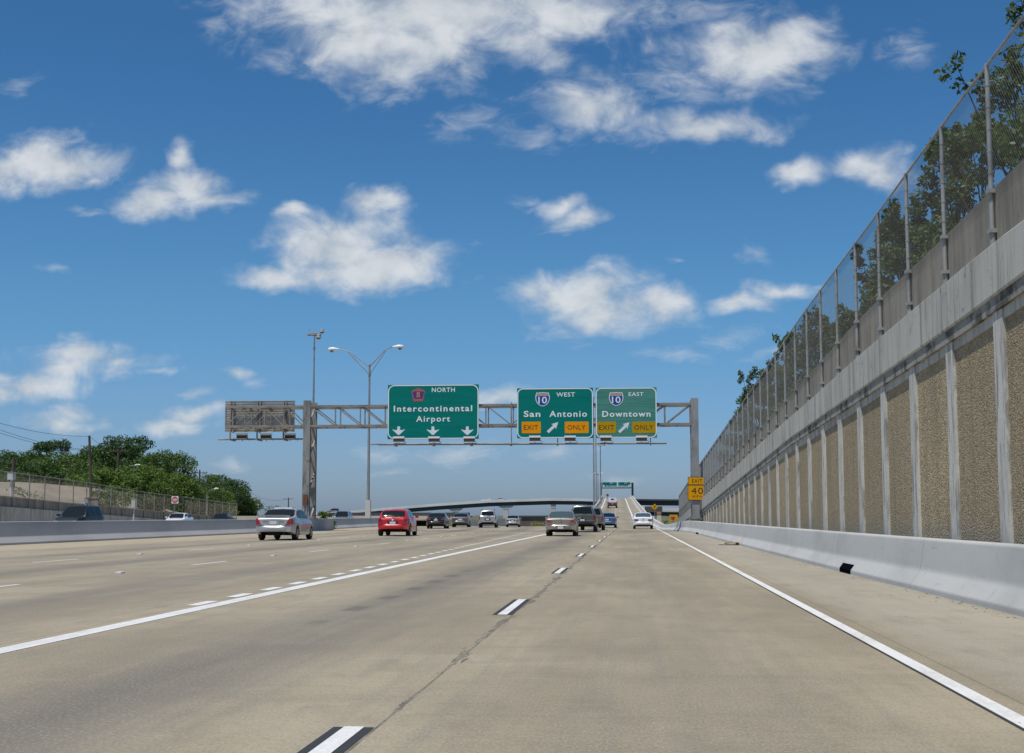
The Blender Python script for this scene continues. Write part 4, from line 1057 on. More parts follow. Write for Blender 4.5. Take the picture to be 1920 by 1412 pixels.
# boxes behind the left fence
for bx, Y, lab, nm in (((13.5, 24, 886, 899.5), 117, 'white metal cabinet on a pole at the far left behind the fence', 'utility_cabinet'), ((246, 253, 936, 952), 133, 'pale upright utility box behind the left fence', 'utility_box'), ((157, 160, 937, 943), 122, 'tiny white marker post behind the left fence', 'marker_post')):
    x0, x1, z0, z1 = px2(*bx, Y); b = MB(); b.box(x0, x1, Y, Y + .6, z0, z1); b.box(x0 - .03, x1 + .03, Y - .03, Y + .63, z1, z1 + .05)
    b.box((x0 + x1) / 2 - .06, (x0 + x1) / 2 + .06, Y + .2, Y + .32, bz(x0, Y) - .2, z0)
    tag(b.build(nm, mat('cabinet_white', (.6, .61, .6), .5) if nm != 'utility_box' else M_farconc), lab, 'utility box' if nm != 'marker_post' else 'post')
x0, x1, z0, z1 = px2(159, 184, 935, 943, 124); b = MB(); b.box(x0, x1, 124, 124.4, bz(x0, 124) - .5, z1); b.box(x0 - .1, x1 + .1, 123.95, 124.45, z1, z1 + .1); tag(b.build('garden_wall', M_parapet), 'short low block wall seen through the left fence', 'wall')
# utility poles and wires
def upole(px, yt, Y, label, arms, lean=0, r=.15):
    a = at(px, yt, Y); zb = bz(a.x, Y) - .3
    t = thing('utility_pole', (a.x, Y, zb), label, 'utility pole', 'wooden utility poles among the left trees')
    b = MB(); b.tube([(a.x + lean, Y, zb), (a.x, Y, a.z)], [r * 1.2, r * .8], 8); b.build('pole', M_wood, t)
    for dz_, w_ in arms:
        b = MB(); b.bar((a.x - w_, Y - .12, a.z - dz_), (a.x + w_, Y - .12, a.z - dz_ + .05), .07, .09); c = b.build('crossarm', M_wood, t)
        for f in (-.9, -.5, .5, .9):
            b = MB(); b.tube([(a.x + w_ * f, Y - .12, a.z - dz_ + .06), (a.x + w_ * f, Y - .12, a.z - dz_ + .25)], .05, 6); b.build('insulator', M_lampglass, c)
    return a
pA = upole(167.5, 817, 130, 'tallest leaning bare utility pole in front of the left trees', (), lean=.45)
pB = upole(222, 842, 150, 'brown utility pole with a wide crossarm before the tallest tree', ((.25, .95),), r=.17)
pC = upole(26, 858, 122, 'utility pole behind the white cabinet at the far left', ())
pD = upole(374.5, 881, 215, 'thin utility pole rising among the trees right of the centre of the wood', ((.5, 1.3),))
pE = upole(460.5, 915, 270, 'thin utility pole right of the last tree on the left', ((.5, 1.2),))
pF = upole(541, 933, 330, 'small distant utility pole above the silver sedan', ((.4, 1.2),))
def wire(p, q, sag, label, r=.016):
    p = Vector(p); q = Vector(q); pts = []
    for i in range(17):
        f = i / 16; v = p.lerp(q, f); v.z -= sag * 4 * f * (1 - f); pts.append(v)
    b = MB(); b.tube(pts, r, 5); tag(b.build('power_line', M_cable), label, 'cable', 'power lines on the left')
for y0, dz_, lab in ((791, .05, 'topmost power line running from the left edge to the leaning pole'), (801, 1.35, 'middle power line running from the left edge to the leaning pole'), (807.5, 1.45, 'lowest power line running from the left edge to the leaning pole')):
    q = at(-30, y0 - 6, 92); wire(q, (pA.x, pA.y, pA.z - dz_), .35, lab)
wire((pA.x, pA.y, pA.z - .05), (pB.x, pB.y, pB.z - .2), .3, 'power line dropping from the leaning pole to the brown pole')
wire((pE.x, pE.y, pE.z - .3), (pF.x, pF.y, pF.z - .2), 1.2, 'power line sagging between the last two far poles', .022)
wire((pE.x, pE.y, pE.z - .3), (pD.x, pD.y, pD.z - .4), .8, 'power line between the far poles behind the last left tree', .018)
def side_lamp(xp, yb, xh, yh, Y, label):
    a = at(xp, yb, Y); e = at(xh, yh, Y); zb = bz(a.x, Y) - .3
    t = thing('street_lamp', (a.x, Y, zb), label, 'street lamp')
    b = MB(); b.tube([(a.x, Y, zb), (a.x, Y, a.z)], [.1, .07], 6); b.build('pole', M_galv, t)
    b = MB(); b.tube([(a.x, Y, a.z - .05), (a.x + (e.x - a.x) * .3, Y, a.z + (e.z - a.z) * .6), (a.x + (e.x - a.x) * .65, Y, a.z + (e.z - a.z) * .92), (e.x, Y, e.z)], .04, 6); b.build('arm', M_galv, t)
    b = MB(); b.tube([(e.x - .05, Y, e.z), (e.x + .2, Y, e.z + .06), (e.x + .6, Y, e.z + .08)], [.06, .13, .05], 8); b.build('lamp_head', M_lampwhite, t, smooth=60)
side_lamp(227, 887, 253, 873, 152, 'single-arm street lamp with white head before the left trees, next to the brown pole')
side_lamp(388, 924, 402, 917, 186, 'small single-arm street lamp half hidden by the trees near the fence end')
side_lamp(479, 953, 482, 948, 250, 'tiny distant street lamp left of the silver sedan')
# cardboard and litter on the right shoulder
cb = gp(1388, 1021.5)
b = MB()
pts = [(-.85, -.5), (.75, -.45), (.9, .1), (.3, .6), (-.7, .5)]
b.loft([[(cb.x + x * .82, cb.y + y * 1.6, .015 + .05 * math.sin(3 * x + 2 * y) + .05) for x, y in pts], [(cb.x + x * .82, cb.y + y * 1.6, .045 + .05 * math.sin(3 * x + 2 * y) + .05) for x, y in pts]], 0, True)
b.add([(cb.x + x * .82, cb.y + y * 1.6, .045 + .05 * math.sin(3 * x + 2 * y) + .05) for x, y in pts], [(0, 1, 2, 3, 4)])
b.add([(cb.x - .85 * .82, cb.y - .8, .02), (cb.x - 1.15 * .82, cb.y - .5, .10), (cb.x - 1.0 * .82, cb.y + .5, .06), (cb.x - .7 * .82, cb.y + .8, .02)], [(0, 1, 2, 3)])
b.add([(cb.x + .75 * .82, cb.y - .7, .03), (cb.x + 1.05 * .82, cb.y - .5, .28), (cb.x + 1.1 * .82, cb.y + .2, .22), (cb.x + .9 * .82, cb.y + .2, .03)], [(0, 1, 2, 3)])
tag(b.build('cardboard_sheet', M_card), 'flattened tan cardboard lying on the right shoulder by the barrier', 'cardboard')
lit = MB()
for k in range(420):
    Y = float(rng.uniform(11, 95)); x = interp(rb, Y) - abs(float(rng.normal(0, .16))) - .02
    if rng.random() < .10: x = float(rng.uniform(2.6, 4.4))
    s = float(rng.uniform(.006, .017)); lit.add([(x - s, Y - s, .002), (x + s * 1.2, Y - s * .6, .002), (x + s * .7, Y + s * 1.5, .002), (x - s * .6, Y + s * 1.1, .002), (x + s * .1, Y, s * .55)], [(0, 1, 4), (1, 2, 4), (2, 3, 4), (3, 0, 4)])
lit.build('grit', mat('grit', (.10, .085, .06), .95), kind='stuff')
# ================================================================== VEHICLES
def smooth01(x): x = min(1, max(0, x)); return x * x * (3 - 2 * x)
SPEC = {
 'sedan': dict(L=4.8, W=1.80, H=1.45, z0=.24, belt=[(0, .93), (.015, 1.0), (.10, 1.045), (.2, 1.03), (.3, .98), (.62, .95), (.73, .94), (.9, .80), (.97, .68), (1, .56)],
               roof=[(.165, 1.02), (.20, 1.10), (.30, 1.36), (.36, 1.425), (.44, 1.45), (.54, 1.445), (.60, 1.40), (.66, 1.24), (.745, .94)], rw=(.185, .315), ws=(.605, .735), sw=[(.235, .43), (.45, .685)], wh=(.205, .80), wr=.325, rear=.93),
 'hatch': dict(L=4.2, W=1.76, H=1.50, z0=.24, belt=[(0, .90), (.02, .98), (.1, 1.0), (.3, .98), (.62, .97), (.75, .96), (.92, .82), (.98, .68), (1, .55)],
               roof=[(.022, .98), (.05, 1.12), (.10, 1.34), (.14, 1.43), (.22, 1.475), (.36, 1.50), (.50, 1.49), (.57, 1.44), (.64, 1.26), (.755, .96)], rw=(.036, .118), ws=(.58, .74), sw=[(.15, .36), (.38, .66)], wh=(.175, .815), wr=.325, rear=.9),
 'suv': dict(L=4.55, W=1.80, H=1.73, z0=.34, belt=[(0, 1.04), (.02, 1.10), (.1, 1.12), (.3, 1.09), (.62, 1.06), (.75, 1.03), (.92, .95), (.98, .8), (1, .62)],
             roof=[(.021, 1.10), (.035, 1.28), (.06, 1.54), (.085, 1.67), (.14, 1.715), (.30, 1.73), (.50, 1.72), (.57, 1.67), (.64, 1.44), (.745, 1.03)], rw=(.028, .068), ws=(.58, .73), sw=[(.10, .25), (.265, .44), (.455, .66)], wh=(.18, .81), wr=.36, rear=1.04),
 'bigsuv': dict(L=5.25, W=2.0, H=1.93, z0=.40, belt=[(0, 1.17), (.02, 1.22), (.1, 1.24), (.3, 1.21), (.62, 1.18), (.74, 1.15), (.92, 1.08), (.98, .95), (1, .72)],
                roof=[(.021, 1.22), (.032, 1.42), (.05, 1.70), (.07, 1.85), (.12, 1.905), (.30, 1.93), (.50, 1.92), (.56, 1.87), (.62, 1.62), (.71, 1.15)], rw=(.026, .062), ws=(.57, .70), sw=[(.09, .26), (.275, .44), (.455, .64)], wh=(.19, .80), wr=.39, rear=1.17),
 'pickup': dict(L=5.3, W=1.85, H=1.72, z0=.42, belt=[(0, 1.04), (.02, 1.06), (.3, 1.06), (.62, 1.05), (.73, 1.03), (.92, .98), (.98, .85), (1, .66)],
                roof=[(.40, 1.06), (.415, 1.30), (.435, 1.60), (.46, 1.69), (.52, 1.72), (.57, 1.70), (.61, 1.64), (.65, 1.44), (.72, 1.04)], rw=(.408, .438), ws=(.615, .71), sw=[(.46, .66)], wh=(.2, .81), wr=.37, rear=1.04),
}
def car(kind, name, x, y, rz_, mp, label, cat, tails, plate, bumper='body', glass=None, z=0.0, pitch=0.0, extra=(), front=True, group=None, sc_=(1, 1, 1)):
    S = SPEC[kind]; Ln, W, H, z0 = S['L'], S['W'], S['H'], S['z0']; hw = W / 2
    glass = glass or M_glass
    t = thing(name, (x, y, z), label, cat, group); t.rotation_euler = (pitch, 0, rz_); t.scale = sc_
    belt = [(f * Ln, q) for f, q in S['belt']]; roof = [(f * Ln, q) for f, q in S['roof']]
    wy = [f * Ln for f in S['wh']]; wr = S['wr']; ar = wr + .065
    def zb(v): return interp(belt, v)
    def zr(v):
        if v <= roof[0][0] or v >= roof[-1][0]: return zb(v)
        return max(zb(v), interp(roof, v))
    def wf(v):
        a = .88 + .12 * smooth01(v / .55); c = .76 + .24 * smooth01((Ln - v) / 1.1)
        return min(a, c)
    def zl(v):
        q = z0
        for c in wy:
            if abs(v - c) < ar: q = max(q, wr + math.sqrt(ar * ar - (v - c) ** 2))
        return q
    def ring(v):
        w_ = hw * wf(v); b0, r0, l0 = zb(v), zr(v), zl(v)
        if v < .5: l0 = max(l0, z0 + .15 * (1 - v / .5) ** .5)
        g = smooth01((r0 - b0) / .14)
        mid = max(l0 + .03, .52 * (b0 + .15))
        lo = [(w_ - .22, l0), (w_ * .975, l0), (w_, mid), (w_ * .985, b0 - .09), (w_ * .945, b0 - .015)]
        f0 = [(w_ * .87, b0), (w_ * .62, b0 + .018), (w_ * .34, b0 + .028), (0, b0 + .032)]
        k = r0 - b0; tw = w_ * .925 - .36 * k
        f1 = [(w_ * .925, b0 + .004), (tw, b0 + max(0, k - .055)), (tw - .10, r0), (0, r0 + .022)]
        return lo + [(a[0] + (c[0] - a[0]) * g, a[1] + (c[1] - a[1]) * g) for a, c in zip(f0, f1)]
    st = {0.0, .03, .1, .2, .35, Ln - .03, Ln - .12, Ln - .25, Ln}
    for c in wy:
        for k in range(-8, 9): st.add(round(c + ar * math.sin(k / 8 * math.pi / 2) * 1.001, 3))
    for q, _ in roof + belt: st.add(round(q, 3))
    for q in frange(0, Ln, .22): st.add(round(q, 3))
    st = sorted(v for v in st if 0 <= v <= Ln); s2 = [st[0]]
    for v in st[1:]:
        if v - s2[-1] > .012: s2.append(v)
    b = MB(); rows = []
    for v in s2:
        r = ring(v); rows.append([(px, v, pz) for px, pz in r] + [(-px, v, pz) for px, pz in r[-2::-1]])
    b.loft(rows)
    n = len(rows[0])
    b.add(rows[0], [tuple(range(n))]); b.add(rows[-1], [tuple(range(n))[::-1]])
    b.box(-hw * .66, hw * .66, .75, Ln - .12, z0 - .02, .62, 1); b.box(-hw * .66, hw * .66, .12, .75, z0 + .16, .62, 1)
    b.box(-hw * .9, hw * .9, wy[0] + ar + .05, wy[1] - ar - .05, z0 - .015, z0 + .2, 1)
    body = b.build('body', [mp, M_under], t, True, 32)
    # bumpers
    bz0, bz1 = z0 + .13, min(.66, z0 + .42)
    bm = {'body': mp, 'dark': M_dark, 'chrome': M_chrome}[bumper] if isinstance(bumper, str) else bumper
    for sgn, yb_ in ((-1, 0.0), (1, Ln)):
        rows = []; wmax = hw * (.90 if sgn < 0 else .80)
        for i in range(13):
            u = -1 + i / 6; px = u * wmax; cor = .34 * abs(u) ** 5
            pr = [(-.10, bz0), (.055, bz0 + .03), (.085, bz0 + .12), (.08, bz1 - .08), (.03, bz1), (-.10, bz1 + .02)]
            rows.append([(px * (1 + .02 * (q > 0)), yb_ + sgn * (q - cor), pz) for q, pz in pr])
        bb = MB(); bb.loft(rows); bb.build('bumper', bm, t, True, 50)
    # glazing
    def toppt(v, u, off):
        r = ring(v); poly = [r[6], r[7], r[8]]; X = poly[0][0] * abs(u)
        q = poly[2][1]
        if X >= poly[1][0]: f = (X - poly[1][0]) / max(1e-4, poly[0][0] - poly[1][0]); q = poly[1][1] + f * (poly[0][1] - poly[1][1])
        else: f = X / max(1e-4, poly[1][0]); q = poly[2][1] + f * (poly[1][1] - poly[2][1])
        return (math.copysign(X, u) if u else 0, v + off[0], q + off[1])
    for nm, (a, c), off in (('rear_window', S['rw'], (-.012, .010)), ('windshield', S['ws'], (.010, .012))):
        bb = MB(); bb.loft([[toppt(Ln * (a + (c - a) * i / 8), -.9 + 1.8 * k / 8, off) for k in range(9)] for i in range(9)])
        bb.build(nm, glass, t, True, 60)
    for sgn in (1, -1):
        for a, c in S['sw']:
            bb = MB(); rows = []
            for i in range(9):
                v = Ln * (a + (c - a) * i / 8); r = ring(v); p5, p6 = Vector(r[5]), Vector(r[6])
                lo, hi = p5.lerp(p6, .10), p5.lerp(p6, .92)
                rows.append([(sgn * (lo.x + .008), v, lo.y), (sgn * (hi.x + .008), v, hi.y)])
            bb.loft(rows); bb.build('side_window', glass, t, True)
        # mirrors and door handles
        vm_ = Ln * (S['ws'][1] - .055); r = ring(vm_)
        bb = MB(); bb.box(sgn * (hw - .03) if sgn > 0 else -hw - .15, hw + .15 if sgn > 0 else -(hw - .03), vm_ - .06, vm_ + .08, zb(vm_) + .03, zb(vm_) + .16); bb.build('side_mirror', mp if kind != 'bigsuv' else M_dark, t, True)
        for v in (Ln * S['sw'][0][1] - .12, Ln * S['sw'][-1][1] - .75)[:2 if len(S['sw']) > 1 else 1]:
            bb = MB(); px = hw * .988; bb.box(sgn * px - .025, sgn * px + .025, v - .11, v + .11, zb(v) - .17, zb(v) - .13); bb.build('door_handle', mp, t, True)
        bb = MB(); bb.box(sgn * hw * .985 - .012, sgn * hw * .985 + .018, wy[0] + ar + .1, wy[1] - ar - .1, .50, .55); bb.build('side_moulding', M_dark if kind in ('suv', 'bigsuv') else mp, t, True)
    # wheels
    for v in wy:
        for sgn in (1, -1):
            xo = sgn * (hw - .03); xi = sgn * (hw - .24)
            bb = MB(); bb.tube([(xi, v, wr), (xi + sgn * .03, v, wr), (xo - sgn * .03, v, wr), (xo, v, wr)], [wr * .93, wr, wr, wr * .93], 20)
            wl = bb.build('wheel', M_tyre, t, True, 40)
            bb = MB(); bb.tube([(xo - sgn * .01, v, wr), (xo + sgn * .006, v, wr)], [wr * .62, wr * .58], 16)
            for k in range(5):
                a = 2 * math.pi * k / 5; bb.bar((xo + sgn * .012, v, wr), (xo + sgn * .012, v + math.cos(a) * wr * .56, wr + math.sin(a) * wr * .56), .07, .014, 0, (1, 0, 0))
            rim = bb.build('rim', M_rim, t, True); rim.parent = wl
    # lamps (polygons in x, z; mirrored; wrap round the corner)
    def rear_y(px): return -.016 + (0.0 if abs(px) < hw * .7 else .25 * (abs(px) / hw - .7) ** 2)
    for poly, mm, nm in tails:
        for sgn in (1, -1):
            pts = [(sgn * px * hw, pz) for px, pz in poly]
            bb = MB(); bb.poly_y(pts, -.022, .10); bb.build(nm, mm, t, True)
            xs_ = max(p[0] for p in poly); zs = [p[1] for p in poly if p[0] > xs_ - .03]
            if nm == 'tail_light' and xs_ > .84:
                q0, q1 = min(zs), max(zs)
                rw_ = lambda v: ring(v)[3][0] + .010
                bb = MB(); bb.loft([[(sgn * rw_(v), v, q0 + .01 + .3 * v * (q1 - q0)), (sgn * rw_(v), v, q1 - .25 * v * (q1 - q0))] for v in (0.0, .1, .2, .3)]); c_ = bb.build('lamp_side', mm, t, True)
    for sgn in (1, -1):
        if front:
            zf = S['belt'][-2][1]; bb = MB(); bb.poly_y([(sgn * hw * .42, zf - .12), (sgn * hw * .74, zf - .12), (sgn * hw * .76, zf + .0), (sgn * hw * .46, zf - .01)], Ln + .05, Ln - .12); bb.build('headlight', M_lens, t, True)
    if front:
        bb = MB(); bb.box(-hw * .36, hw * .36, Ln - .02, Ln + .025, .56, .68); bb.build('grille', M_dark, t, True)
    if plate:
        px, pz, rec = plate
        bb = MB(); yy = -.03 if pz > bz1 else -.1
        bb.box(-.16, .16, yy - .012, yy, pz - .075, pz + .075); p_ = bb.build('licence_plate', M_plate, t, True)
        if rec:
            bb = MB(); bb.box(-.27, .27, yy + .002, yy + .03, pz - .10, pz + .11); bb.build('plate_recess', rec if not isinstance(rec, bool) else M_dark, t, True)
    for nm, fn, mm in extra:
        bb = MB(); fn(bb, Ln, hw, zb, zr); bb.build(nm, mm, t, True, 40)
    return t
P_silver = paint('silver', (.50, .50, .49), .55, .30)
P_red = paint('red', (.52, .012, .022), .0, .28)
P_black = paint('black', (.012, .012, .014), .1, .25)
P_grey = paint('grey', (.16, .165, .17), .5, .3)
P_silver2 = paint('pale_silver', (.42, .43, .42), .4, .32)
P_white = paint('white', (.80, .80, .82), 0, .3)
P_beige = paint('beige', (.36, .31, .255), .55, .32)
P_sage = paint('grey_green', (.115, .122, .105), .4, .32)
P_tan = paint('tan_grey', (.19, .18, .155), .4, .32)
P_blue = paint('blue', (.075, .19, .36), .4, .3)
P_maroon = paint('dark_red', (.16, .035, .03), 0, .4)
P_navy = mat('paint_dark_blue', (.006, .010, .016), .45, 0, .15)
P_ice = paint('ice_blue', (.24, .30, .34), .4, .35)
T_cam = [([(.60, .70), (.88, .70), (.88, .96), (.80, .985)], M_tail, 'tail_light'), ([(.615, .745), (.70, .745), (.745, .80), (.66, .80)], M_lens, 'reversing_light')]
T_wedge = [([(.52, .835), (.60, .79), (.88, .80), (.88, .93), (.72, .935), (.56, .895)], M_tail, 'tail_light'), ([(.54, .84), (.60, .805), (.655, .81), (.66, .865), (.6, .875)], M_lens, 'reversing_light')]
T_oval = [([(.46, .765), (.55, .73), (.80, .73), (.87, .76), (.87, .83), (.80, .855), (.55, .855), (.46, .82)], mat('tail_dark', (.10, .012, .018), .2, 0, .6), 'tail_light')]
T_box = [([(.52, .80), (.88, .78), (.88, .94), (.56, .93)], M_tail, 'tail_light')]
T_hatch = [([(.68, .82), (.88, .82), (.88, .97), (.74, .985), (.68, .93)], mat('tail_deep', (.22, .006, .010), .15, 0, .7), 'tail_light')]
T_tall = [([(.80, .82), (.90, .82), (.90, 1.16), (.84, 1.18)], M_tail, 'tail_light')]
T_big = [([(.76, .86), (.89, .86), (.89, 1.22), (.78, 1.22)], mat('tail_shade', (.20, .012, .012), .2, 0, .5), 'tail_light')]
def spoiler(b, Ln, hw, zb, zr):
    rows = []
    for i in range(13):
        u = -1 + i / 6; x = u * hw * .82; d = .05 * (1 - abs(u) ** 4)
        rows.append([(x, .04 - d * .4 + .05 * abs(u) ** 3, 1.06 + d * .6), (x, .02 - d * .4 + .05 * abs(u) ** 3, 1.115 + d * .4), (x, .20, 1.12 + d * .4), (x, .20, 1.07 + d * .4)])
    b.loft(rows, 0, True)
    for s in (-1, 1): b.box(s * hw * .6 - .04, s * hw * .6 + .04, .08, .16, 1.02, 1.08)
def trunk_lip(b, Ln, hw, zb, zr): b.box(-hw * .52, hw * .52, -.028, .0, .875, .905)
def badge(z): return lambda b, Ln, hw, zb, zr: b.tube([(0, -.045, z), (0, -.01, z)], .055, 10)
def exhaust(b, Ln, hw, zb, zr): b.tube([(hw * .5, -.02, .30), (hw * .5, .4, .30)], .035, 8)
def muff(b, Ln, hw, zb, zr): b.box(-hw * .35, hw * .25, .25, .6, .22, .34)
def wiper(z): return lambda b, Ln, hw, zb, zr: b.bar((-.05, .0, z), (.34, .05, z + .06), .03, .03)
def crease(z): return lambda b, Ln, hw, zb, zr: b.box(-hw * .84, hw * .84, -.012, .0, z, z + .014)
def roof_slab(b, Ln, hw, zb, zr): b.box(-.42, .42, Ln * .38, Ln * .52, 1.44, 1.482)  # thin slab on the roof, paler than the body
def rails(b, Ln, hw, zb, zr):
    for s in (-1, 1): b.tube([(s * hw * .68, Ln * f, zr(Ln * f) + (.055 if .12 < f < .5 else .0)) for f in (.10, .13, .3, .48, .52)], .022, 6)
def hdg(Y): return (Y - 60) / 1300 if Y > 60 else 0.0

c = gp(512, 1013.5); car('sedan', 'silver_sedan', c.x, c.y, hdg(c.y), P_silver, 'silver four-door sedan with a boot spoiler, nearest car in the left lanes', 'car', T_cam, (0, .79, P_silver2),
    extra=(('rear_spoiler', spoiler, P_silver), ('exhaust_pipe', exhaust, M_under), ('boot_trim', trunk_lip, M_chrome), ('boot_crease', crease(.655), M_under), ('roof_pale_panel', roof_slab, M_lampwhite), ('silencer', muff, M_under)), sc_=(1.06, 1.04, 1.06))
c = gp(736, 1005.2); car('hatch', 'red_hatchback', c.x, c.y, hdg(c.y) + .01, P_red, 'bright red hatchback with one white mark on its tailgate', 'car', T_hatch, (0, .73, True),
    extra=(('badge', badge(.90), M_lampwhite), ('boot_crease', crease(.655), M_under), ('exhaust_pipe', exhaust, M_under), ('wiper', wiper(1.02), M_dark)), sc_=(1.08, 1.05, 1.04))
c = gp(817, 991.5); car('sedan', 'black_sedan', c.x, c.y, hdg(c.y), P_black, 'black sedan with red tail lamps just right of the red hatchback', 'car', T_wedge, (0, .79, True), extra=(('rear_spoiler', spoiler, P_black), ('badge', badge(.93), M_lampwhite), ('exhaust_pipe', exhaust, M_under)))
c = gp(862.5, 988.6); car('sedan', 'grey_sedan', c.x, c.y, hdg(c.y), P_grey, 'dark grey sedan between the black sedan and the silver sport utility', 'car', T_box, (0, .79, P_silver2), extra=(('boot_crease', crease(.655), M_under), ('exhaust_pipe', exhaust, M_under)))
c = gp(914, 989.6); car('suv', 'silver_suv', c.x, c.y, hdg(c.y), P_silver2, 'pale silver sport utility with roof rails in the left lanes', 'car', T_tall, (0, .82, True), M_dark if False else mat('bumper_grey', (.12, .12, .125), .5),
    extra=(('roof_rail', rails, M_dark), ('wiper', wiper(1.14), M_dark), ('badge', badge(1.0), M_chrome)))
car('sedan', 'pale_sedan', gp(961, 988.3).x * 1.0, gp(961, 988.3).y, hdg(130), P_silver2, 'small pale sedan seen far off left of the beige sedan, by the dark abutment', 'car', T_box, (0, .79, True), extra=(('boot_crease', crease(.655), M_under),), sc_=(.82, .95, .85))
c = gp(1051, 1005.6); car('sedan', 'beige_sedan', c.x, c.y, .004, P_beige, 'beige sedan with pale glass in the lane left of the dashes', 'car', T_wedge, (0, .50, P_tan), glass=M_glass2,
    extra=(('boot_crease', crease(.66), M_under), ('exhaust_pipe', exhaust, M_under), ('badge', badge(.95), M_chrome), ('silencer', muff, M_under)))
c = gp(1092, 997.8); car('bigsuv', 'dark_suv', c.x, c.y, 0, P_sage, 'large grey-green sport utility with dark rear bumper ahead of the beige sedan', 'car', T_big, (0, .84, True), 'dark',
    extra=(('wiper', wiper(1.26), M_dark), ('bumper_step', lambda b, Ln, hw, zb, zr: b.box(-hw * .86, hw * .86, -.13, -.02, .80, .83), M_chrome), ('badge', badge(1.02), M_dark)))
c = gp(1110, 994.5); car('bigsuv', 'tan_suv', c.x, c.y, 0, P_tan, 'tan-grey sport utility half hidden ahead of the large grey-green one', 'car', T_tall, (0, .84, True), extra=(('wiper', wiper(1.26), M_dark),), sc_=(.98, 1, .97))
c = gp(1138.5, 990); car('sedan', 'blue_sedan', c.x, c.y, 0, P_blue, 'blue sedan ahead of the sport utilities at the foot of the ramp', 'car', T_box, (0, .79, True), extra=(('boot_crease', crease(.655), M_under),))
c = gp(1206, 992); car('sedan', 'white_sedan', c.x, c.y, 0, P_white, 'white rounded sedan alone in the right lane near the ramp foot', 'car', T_oval, (0, .72, False), glass=M_glass2,
    extra=(('lower_trim', lambda b, Ln, hw, zb, zr: b.box(-hw * .8, hw * .8, -.05, .05, .24, .36), M_under), ('badge', badge(.9), M_chrome)))
# red pickup with white load on the ramp
Y = 262.0; a = at(1148.5, 956, Y)
tp_ = car('pickup', 'red_pickup', a.x, Y, .035, P_maroon, 'dark red pickup with a white cover climbing the ramp', 'pickup', T_big, (0, .8, True), 'dark', z=rz(Y), pitch=.026,
    extra=(('bed_cover', lambda b, Ln, hw, zb, zr: b.poly_y([(-hw * .9, 1.07), (hw * .9, 1.07), (hw * .84, 1.85), (hw * .6, 1.98), (-hw * .6, 1.98), (-hw * .84, 1.85)], .04, 2.1), P_white),
           ('cover_window', lambda b, Ln, hw, zb, zr: b.box(-hw * .3, hw * .3, .02, .038, 1.55, 1.78), M_glass)))
# oncoming traffic beyond the median
PI = math.pi
def onc(kind, name, px, Y, mp, label, cat, dx=0, **k):
    p = at(px, 960, Y); S = SPEC[kind]
    return car(kind, name, p.x, Y + S['L'], PI + hdg(Y), mp, label, cat, T_box, None, z=-.02, **k)
onc('suv', 'navy_suv', 122, 88, P_navy, 'very dark boxy sport utility coming towards the camera beyond the median barrier', 'car', sc_=(1.1, 1.05, 1.08))
onc('sedan', 'white_sedan', 318, 128, P_white, 'white sedan in the oncoming lanes, only roof and windows above the barrier', 'car')
onc('sedan', 'dark_sedan', 402, 152, P_navy, 'dark car roof just visible above the barrier near the end of the left fence', 'car')
onc('suv', 'pale_blue_suv', 632, 150, P_ice, 'pale blue-grey sport utility beyond the barrier, right of the left gantry column', 'car', sc_=(1.05, 1, 1.0))
p = at(921, 938, 603); onc_ = car('suv', 'white_van', p.x, 603, PI / 2, P_white, 'tiny white vehicle crossing on the flyover', 'car', T_box, None, z=p.z - .9 + 0.02)
p = at(948, 936.5, 606); car('sedan', 'dark_sedan', p.x, 606, PI / 2, P_grey, 'tiny dark car on the flyover right of the white vehicle', 'car', T_box, None, z=p.z - .9)
p = at(636, 960, 604); car('suv', 'dark_van', p.x, 604, PI / 2, P_black, 'tiny dark vehicle near the left foot of the flyover', 'car', T_box, None, z=p.z - .9, sc_=(1.3, 1.2, 1.4))

# ================================================================== TREES
def crown(name, parent, clumps, n, size, m, flat=.75, up=.35):
    """leaf-sized faces gathered in clumps: (centre, radii, share)"""
    C = []; tot = sum(c[2] for c in clumps)
    for cen, rad, share in clumps:
        k = int(n * share / tot)
        if k < 1: continue
        d = rng.normal(size=(k, 3)); d /= np.linalg.norm(d, axis=1)[:, None]
        rr = rng.uniform(.45, 1.08, size=(k, 1)) ** .6
        C.append(np.array(cen) + d * rr * np.array(rad) + rng.normal(size=(k, 3)) * size * .5)
    C = np.concatenate(C); k = len(C)
    nr = rng.normal(size=(k, 3)); nr[:, 2] = np.abs(nr[:, 2]) * .9 + up; nr /= np.linalg.norm(nr, axis=1)[:, None]
    a = np.cross(nr, rng.normal(size=(k, 3))); a /= np.linalg.norm(a, axis=1)[:, None]; b = np.cross(nr, a)
    s = size * rng.uniform(.6, 1.35, size=(k, 1))
    V = np.stack([C - a * s, C - b * s * .55 + nr * s * .12, C + a * s, C + b * s * .55 + nr * s * .12], 1).reshape(-1, 3)
    return np_mesh(name, V, np.arange(k * 4).reshape(-1, 4), m, parent)
def make_clumps(base, h, rad, nc, low=.25, top=1.0, cl=.34):
    out = []
    for i in range(nc):
        u = rng.random(); f = low + (top - low) * u
        prof = math.sin(math.pi * min(1, max(0.04, .12 + .80 * (f - low) / (top - low)))) ** .6
        a = rng.uniform(0, 2 * PI); r_ = rad * prof * rng.uniform(.25, 1.0) ** .6
        cr = rad * cl * rng.uniform(.6, 1.25) * (.55 + .45 * prof)
        out.append(((base[0] + math.cos(a) * r_, base[1] + math.sin(a) * r_, base[2] + h * f - cr * .5), (cr, cr, cr * .72), cr ** 2))
    return out
